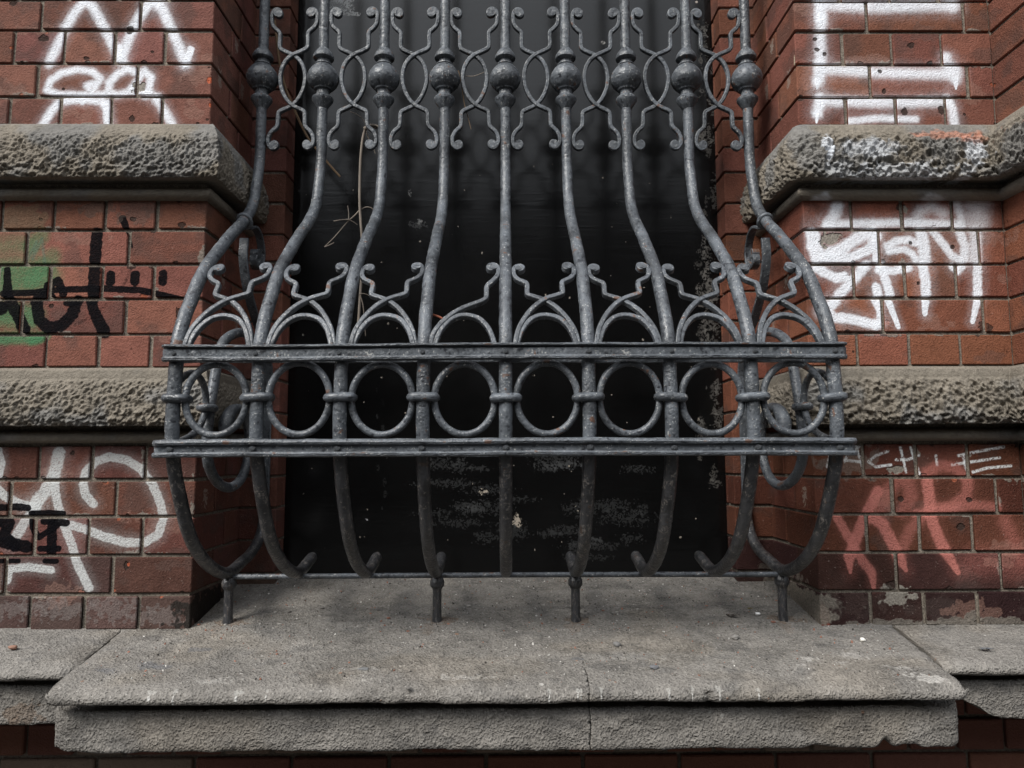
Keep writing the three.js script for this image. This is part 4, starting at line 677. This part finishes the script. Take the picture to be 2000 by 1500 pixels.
// rails, rings, clasps, rivets
const yU0 = onZ(988, 668.5, 0.32).y, yU1 = onZ(988, 701, 0.32).y, yL0 = onZ(988, 857, 0.33).y, yL1 = onZ(988, 893, 0.33).y;
const zU = bellyZ((yU0 + yU1) / 2), zL = bellyZ((yL0 + yL1) / 2);
function rail(sec, half, z, seed) { // section points [out, y] swept along x with the ends turned back
  const pts = []; const n = 150; for (let i = 0; i <= n; i++) pts.push(V(mix(-half, half, i / n), 0, 0));
  const pos = [], uv = [], idx = [], m = sec.length;
  pts.forEach((p, i) => sec.forEach(([o, y], j) => { const e = Math.max(0, Math.min(p.x + half, half - p.x)), rc = 0.008, back = e < rc ? rc - Math.sqrt(rc * rc - (rc - e) ** 2) : 0, w = (fbm3(p.x * 40 + seed, y * 60, o * 60, 3) - 0.5) * 0.0028, w2 = (fbm(p.x * 2.2 + seed, 3, 2) - 0.5) * 0.008; pos.push(p.x, y + w * 0.7 + w2, z + o - (o > 0 ? back : 0) + w); uv.push(p.x, j * 0.011); }));
  for (let i = 0; i < n; i++) for (let j = 0; j < m; j++) { const a = i * m + j, b = i * m + (j + 1) % m, c = a + m, d = b + m; idx.push(a, c, b, b, c, d); }
  for (const e of [0, n]) { const tri = THREE.ShapeUtils.triangulateShape(sec.map(s => new THREE.Vector2(s[0], s[1])), []); for (const t of tri) e ? idx.push(e * m + t[0], e * m + t[1], e * m + t[2]) : idx.push(t[0], t[2], t[1]); }
  let g = new THREE.BufferGeometry(); g.setAttribute('position', new THREE.Float32BufferAttribute(pos, 3)); g.setAttribute('uv', new THREE.Float32BufferAttribute(uv, 2)); g.setIndex(idx); g = g.toNonIndexed(); g.computeVertexNormals(); return g;
}
const hU = yU0 - yU1, hL = yL0 - yL1;
const secU = [[0.0125, yU0], [0.026, yU0], [0.0285, yU0 - 0.0015], [0.0285, yU0 - 0.0042], [0.026, yU0 - 0.0055], [0.0195, yU0 - 0.0062], [0.0195, yU0 - 0.0085], [0.0225, yU0 - 0.0095], [0.0225, yU1 + 0.0095], [0.0255, yU1 + 0.0085], [0.0275, yU1 + 0.0055], [0.027, yU1 + 0.002], [0.024, yU1], [0.0125, yU1]];
const secL = [[0.0125, yL0], [0.024, yL0], [0.0285, yL0 - 0.0025], [0.0305, yL0 - 0.0065], [0.0285, yL0 - 0.0105], [0.0225, yL0 - 0.0125], [0.021, yL0 - 0.0135], [0.021, yL1 + 0.0105], [0.0285, yL1 + 0.0095], [0.031, yL1 + 0.0065], [0.030, yL1 + 0.002], [0.027, yL1], [0.0125, yL1]];
const backSec = (y0, y1) => [[-0.0125, y1], [-0.0235, y1], [-0.0245, y1 + 0.002], [-0.0245, y0 - 0.002], [-0.0235, y0], [-0.0125, y0]];
const rU = part('rail', rail(secU, XB + 0.021, zU, 1), M.iron, grille), rL = part('rail', rail(secL, XB + 0.03, zL, 7), M.iron, grille);
part('back_strip', rail(backSec(yU0 - 0.001, yU1 - 0.001), XB + 0.019, zU, 3), M.iron, rU); part('back_strip', rail(backSec(yL0, yL1 + 0.002), XB + 0.027, zL, 9), M.iron, rL);
for (let k = 0; k < 9; k++) {
  const X = (k - 4) * S + (k === 0 ? 0.004 : k === 8 ? -0.004 : 0), dome = [[0.0002, 0.005], [0.003, 0.0044], [0.005, 0.003], [0.0062, 0.0008], [0.0064, -0.001]].reverse();
  for (const [rp, z, y, q] of [[rU, zU + 0.0225, (yU0 + yU1) / 2 - 0.0008, 0.8], [rL, zL + 0.021, (yL0 + yL1) / 2 - 0.001, 1.15]]) part('rivet', new THREE.LatheGeometry(dome.map(p => new THREE.Vector2(p[0] * q, p[1] * q)), 12).rotateX(Math.PI / 2).translate(X, y + (fbm(X * 2.2 + (rp === rU ? 1 : 7), 3, 2) - 0.5) * 0.008, z), M.iron, rp);
}
const yRing = onZ(744, 779, zU + 0.005).y, zR = (zU + zL) / 2 + 0.002;
for (let g = 0; g < 8; g++) {
  const cx = (g - 3.5) * S, p = [], rr = rng(60 + g), sx = 0.0600 + (rr() - 0.5) * 0.001, sy = 0.0700 + (rr() - 0.5) * 0.002, ty = (rr() - 0.5) * 0.003; for (let i = 0; i <= 72; i++) { const a = i / 72 * 2 * Math.PI; p.push(V(cx + Math.cos(a) * sx, yRing + ty + Math.sin(a) * sy, zR)); }
  part('ring', sweep(p, circleSec(0.0071, 14), UPZ, { lump: 0.09, seed: g * 5.1, closed: true }), M.iron, grille);
}
for (let k = 0; k < 9; k++) {
  const X = (k - 4) * S, lo = k === 0 ? -0.012 : -0.0225, hi = k === 8 ? 0.012 : 0.0225, p = [], rr = rng(700 + k), ty = (rr() - 0.5) * 0.004, til = (rr() - 0.5) * 0.16;
  const cc = (lo + hi) / 2, hw = (hi - lo) / 2; for (let i = 0; i <= 48; i++) { const a = i / 48 * 2 * Math.PI, c = Math.cos(a), s = Math.sin(a), e = 0.5; p.push(V(X + cc + Math.sign(c) * Math.abs(c) ** e * (hw + 0.001), yRing + ty + 0.003 + Math.sign(c) * Math.abs(c) ** e * hw * til, zR + Math.sign(s) * Math.abs(s) ** e * 0.0165)); }
  part('clasp', sweep(p, circleSec(0.0088, 12), V(0, 1, 0), { lump: 0.1, seed: k * 7.7, closed: true }), M.iron, grille);
}
// bottom rod and feet
{
  const z = fine[iLow].z, y = YLOW - RB * 0.72, p = []; for (let i = 0; i <= 120; i++) p.push(V(mix(-XB - 0.004, XB + 0.004, i / 120), y + (fbm(i / 30, 5, 2) - 0.5) * 0.002, z));
  part('bottom_rod', sweep(p, circleSec(0.0062, 12), V(0, 1, 0), { lump: 0.06, seed: 3 }), M.iron, grille);
  const ys = sillY(z) - 0.006, h = y - ys;
  for (const k of [-4, -1, 1, 4]) part('foot', lathe([[0.0006, 0], [0.013, 0], [0.0116, 0.006], [0.0106, 0.018], [0.0104, h - 0.036], [0.0108, h - 0.031], [0.0112, h - 0.030], [0.0162, h - 0.023], [0.0168, h - 0.021], [0.0168, h - 0.014], [0.0160, h - 0.010], [0.0120, h - 0.003], [0.0100, h], [0.0006, h + 0.002]], k * S, ys, z, 20), M.darkIron, grille);
}
// scrollwork in the two cheeks of the belly
for (const s of [-1, 1]) {
  const tr = (pts, n = 2) => chaikin(pts.map(p => onX(p[0], p[1], -XB)).map(v => V(s < 0 ? v.x : -v.x, v.y, Math.max(v.z, -0.262))), n);
  const big = tr([[494, 672], [492, 658], [474, 648], [452, 653], [434, 668], [426, 700], [419, 740], [411, 790], [405, 840], [403, 885], [410, 920], [427, 946], [449, 955], [470, 940], [482, 908], [488, 866], [483, 820], [470, 796], [452, 800], [442, 822], [441, 842]], 3);
  part('side_scroll', sweep(big, circleSec(0.0112, 16), UPX, { lump: 0.06, seed: 11 + s, scale: t => t > 0.86 ? 1 + 0.5 * Math.sin((t - 0.86) / 0.14 * Math.PI * 0.8) : 1 }), M.iron, grille);
  const small = tr([[352, 742], [364, 731], [379, 727], [392, 738], [401, 760], [403, 790], [398, 816], [388, 836], [374, 852], [352, 862]], 3);
  part('side_scroll', sweep(small, circleSec(0.0072, 12), UPX, { lump: 0.07, seed: 17 + s }), M.iron, grille);
  const c = onX(405, 797, -XB); c.x = s * XB; const ring = []; for (let i = 0; i <= 36; i++) { const a = i / 36 * 2 * Math.PI; ring.push(V(c.x + Math.cos(a) * 0.013, c.y, c.z + Math.sin(a) * 0.021)); }
  part('clasp', sweep(ring, circleSec(0.0085, 10), V(0, 1, 0), { lump: 0.1, seed: 5, closed: true }), M.iron, grille);
  const cur = tr([[484, 446], [497, 442], [506, 458], [511, 486], [511, 512], [504, 527], [496, 520], [494, 504], [499, 496]], 3);
  part('side_scroll', mergeGeometries([sweep(cur, rectSec(0.008, 0.02, 0.002), UPX, { lump: 0.06, seed: 23 + s }), disc(cur[cur.length - 1].clone(), 0.0125, 0.02, UPX)]), M.iron, grille);
  const k = onX(482, 434, -XB), yk = k.y; k.x = s * XB; k.z = bellyZ(yk); const t = V(0, 1, (bellyZ(yk + 0.01) - bellyZ(yk - 0.01)) / 0.02).normalize(), nn = V(0, -t.z, t.y), col = [];
  for (let i = 0; i <= 30; i++) { const a = i / 30 * 2 * Math.PI; col.push(k.clone().addScaledVector(UPX, Math.cos(a) * 0.0145).addScaledVector(nn, Math.sin(a) * 0.0165 - 0.003)); }
  part('collar', sweep(col, circleSec(0.0062, 10), t, { lump: 0.12, seed: 9, closed: true }), M.iron, grille);
}

// ---------- dried plant stems caught in the grille ----------
M.twig = new THREE.MeshStandardMaterial({ map: texU8(128, 128, (i, j) => { const n = fbm(i / 6, j / 30, 3); return [0.50 + 0.2 * (n - 0.5), 0.46 + 0.18 * (n - 0.5), 0.42 + 0.16 * (n - 0.5)]; }), roughness: 0.9 });
M.straw = new THREE.MeshStandardMaterial({ color: new THREE.Color().setRGB(0.20, 0.13, 0.075), roughness: 0.9 });
M.rust = new THREE.MeshStandardMaterial({ color: new THREE.Color().setRGB(0.17, 0.05, 0.025), roughness: 0.9 });
const tw = (pts, r, z0, z1, taper = 0.6) => { const p = chaikin(pts.map((q, i) => onZ(q[0], q[1], mix(z0, z1, i / Math.max(1, pts.length - 1)))), 2); return sweep(p, circleSec(r, 7), V(0.3, 0.1, 1), { lump: 0.12, seed: pts[0][0], scale: t => mix(1, taper, t) }); };
{
  const v = thing('dried_vine', 'pale dried vine stem with side shoots hanging behind the grille bars', 'dried plant', null, onZ(702, 610, -0.2));
  part('stem', tw([[736, 250], [722, 245], [712, 252], [706, 285], [703, 330], [702, 400], [705, 440], [708, 480], [706, 540], [703, 580], [700, 630], [696, 668]], 0.0038, -0.17, -0.2, 0.9), M.twig, v);
  for (const [p, r] of [[[[703, 410], [690, 424], [681, 430], [655, 462], [634, 482]], 0.0022], [[[681, 429], [668, 429], [652, 432]], 0.0022], [[[681, 429], [681, 415], [679, 402]], 0.0016], [[[681, 429], [690, 433], [698, 439]], 0.0014], [[[634, 482], [643, 479], [652, 474]], 0.0016], [[[703, 410], [714, 404], [724, 405], [730, 410]], 0.0018], [[[713, 248], [718, 268], [728, 284], [733, 300]], 0.0016], [[[684, 218], [700, 224], [712, 236], [714, 248]], 0.0012], [[[702, 574], [712, 573], [722, 578]], 0.0014], [[[703, 576], [709, 594], [711, 614]], 0.0018], [[[713, 640], [714, 656]], 0.0015]]) part('shoot', tw(p, r, -0.19, -0.2, 0.6), M.twig, v);
  part('dry_leaf', tw([[712, 252], [722, 244], [736, 245], [742, 250]], 0.006, -0.168, -0.162, 0.3), M.twig, v);
  single('dry_twig', tw([[536, 40], [541, 80], [545, 120], [556, 170], [573, 210], [596, 262], [616, 290], [640, 318], [664, 345]], 0.004, -0.22, -0.26, 0.8), M.straw, 'brown straight dry twig leaning across the jamb behind the outermost bars', 'twig');
  single('dry_twig', tw([[895, 138], [902, 165], [906, 200], [913, 225], [920, 252]], 0.0018, -0.155, -0.16, 0.4), M.straw, 'thin brown stalk hanging beside an iron knob of the grille', 'twig');
  single('plant_tendril', tw([[908, 148], [924, 150], [944, 142], [952, 138]], 0.0012, -0.15, -0.147, 0.9), M.twig, 'thin pale tendril strung across a pointed oval of the grille', 'tendril');
  single('rusty_wire', tw([[842, 614], [856, 618], [864, 622], [871, 627]], 0.0026, 0.235, 0.245, 0.9), M.rust, 'short rusty wire sticking out where one scroll is broken off', 'wire');
}

// ---------- grit, pebbles and scraps on the sill ----------
const sillTop = (px, py) => { const d = ray(px, py); let t = 1; for (let k = 0; k < 30; k++) { const z = EYE.z + d.z * t; t = (EYE.y - sillY(z)) / -d.y; } return EYE.clone().addScaledVector(d, t); };
const sAt = z => Math.hypot(0.06, 0.0105) + (z + 0.36) * Math.hypot(1, 0.175);
const ground = (x, z) => sillY(z) + sillBump(x, sAt(z));
function pebbleGeo(r, seed, flat) { const g = new THREE.IcosahedronGeometry(r, 2), p = g.attributes.position; for (let i = 0; i < p.count; i++) { const x = p.getX(i), y = p.getY(i), z = p.getZ(i), k = 0.75 + 0.5 * vn3(x / r * 1.3 + seed, y / r * 1.3, z / r * 1.3); p.setXYZ(i, x * k * 1.15, y * k * flat, z * k); } g.computeVertexNormals(); return g; }
const peb = c => new THREE.MeshStandardMaterial({ color: new THREE.Color().setRGB(...c), roughness: 0.85 });
function put(name, px, py, r, flat, colour, label, cat, group) { const p = sillTop(px, py), g = pebbleGeo(r, px, flat); p.y = ground(p.x, p.z); g.computeBoundingBox(); g.translate(p.x, p.y - g.boundingBox.min.y - r * 0.12, p.z); return single(name, g, peb(colour), label, cat, group); }
put('pebble', 1480, 1203, 0.0052, 0.75, [0.72, 0.71, 0.69], 'bright white pebble beside the outer foot near a dark leaf scrap', 'pebble');
put('pebble', 1685, 1253, 0.0050, 0.9, [0.70, 0.68, 0.62], 'cream white pebble alone on the open sill below the coral-sprayed pier', 'pebble');
put('pebble', 1203, 1152, 0.0074, 0.7, [0.15, 0.145, 0.14], 'rounded dark grey pebble on the sill just behind an inner foot', 'pebble');
put('pebble', 1433, 1152, 0.0076, 0.7, [0.20, 0.19, 0.175], 'larger grey pebble on the sill behind the rod near the outer foot', 'pebble');
put('pebble', 1278, 1308, 0.0085, 0.4, [0.13, 0.13, 0.135], 'flat dark stone chip set near the nose of the sill', 'pebble');
put('pebble', 24, 1270, 0.0085, 0.5, [0.24, 0.13, 0.09], 'brown chip lying on the ledge under the black-marked pier', 'pebble');
put('pebble', 710, 1307, 0.0095, 0.3, [0.15, 0.15, 0.15], 'flat grey flake near the nose of the sill', 'stone flake');
{
  const r = rng(1234);
  for (const [px, py] of [[548, 1160], [566, 1166], [510, 1160], [915, 1180], [1062, 1175], [1178, 1192], [1146, 1206], [1205, 1196], [1292, 1182], [630, 1185], [1510, 1215], [1555, 1212], [1380, 1180], [760, 1160], [800, 1150], [440, 1222], [388, 1222]]) {
    const c = r(); put('stone_chip', px, py, 0.0028 + 0.0022 * r(), 0.5, c < 0.4 ? [0.32, 0.30, 0.27] : c < 0.7 ? [0.22, 0.10, 0.07] : [0.12, 0.11, 0.10], 'small loose stone chip lying on the sill between the feet of the grille', 'stone chip', 'stone chips on the sill');
  }
  const leaf = (px, py, label, col, name, sc) => { const p = sillTop(px, py), g = new THREE.PlaneGeometry(0.032 * sc, 0.014 * sc, 12, 6).rotateX(-Math.PI / 2), q = g.attributes.position; for (let i = 0; i < q.count; i++) { const x = q.getX(i) / sc, z = q.getZ(i) / sc, w = Math.max(0.05, 1 - (x / 0.016) ** 2); q.setXYZ(i, x * sc, (0.003 + 0.006 * vn(x * 160 + px, z * 160) + 14 * z * z) * sc, z * w * sc); } g.computeVertexNormals(); g.rotateY(-0.35); p.y = ground(p.x, p.z); g.translate(p.x, p.y, p.z); const m = peb(col); m.side = THREE.DoubleSide; single(name, g, m, label, 'leaf scrap'); };
  leaf(1432, 1207, 'curled black dried leaf scrap on the sill beside the white pebble', [0.03, 0.022, 0.018], 'leaf_scrap', 1); leaf(1925, 1273, 'dark blue grey scrap lying on the ledge under the coral-sprayed pier', [0.09, 0.095, 0.105], 'leaf_scrap', 1); leaf(1464, 1190, 'tiny yellowish moss scrap between the dark leaf and the foot', [0.13, 0.10, 0.03], 'moss_scrap', 0.4);
  const base = new THREE.IcosahedronGeometry(1, 0), NG = 7600, im = new THREE.InstancedMesh(base, new THREE.MeshStandardMaterial({ roughness: 0.95 }), NG), m4 = new THREE.Matrix4(), qn = new THREE.Quaternion(), cc = new THREE.Color();
  for (let i = 0; i < NG; i++) {
    const back = r() < 0.62, z = back ? -0.33 + 0.36 * Math.pow(r(), 0.9) : -0.02 + 0.26 * r(), lim = z < ZR ? X1 - 0.01 : z < 0 ? X0 - 0.01 : 0.84, x = (r() * 2 - 1) * lim, s = 0.0005 + 0.0022 * Math.pow(r(), 5);
    qn.setFromEuler(new THREE.Euler(r() * 6, r() * 6, r() * 6)); m4.compose(V(x, ground(x, z) + s * 0.2, z), qn, V(s * (1 + r()), s * 0.7, s)); im.setMatrixAt(i, m4);
    const c = r(), k = 0.6 + 0.8 * r(); c < 0.62 ? cc.setRGB(0.17 * k, 0.155 * k, 0.135 * k) : c < 0.72 ? cc.setRGB(0.42 * k, 0.40 * k, 0.37 * k) : c < 0.82 ? cc.setRGB(0.2 * k, 0.09 * k, 0.06 * k) : cc.setRGB(0.05 * k, 0.045 * k, 0.04 * k); im.setColorAt(i, cc);
  }
  im.name = 'sill_grit'; im.userData = { label: 'fine sand and grit strewn over the stone sill', category: 'grit', kind: 'stuff' }; shadows(im); scene.add(im);
}
renderer.render(scene, camera);
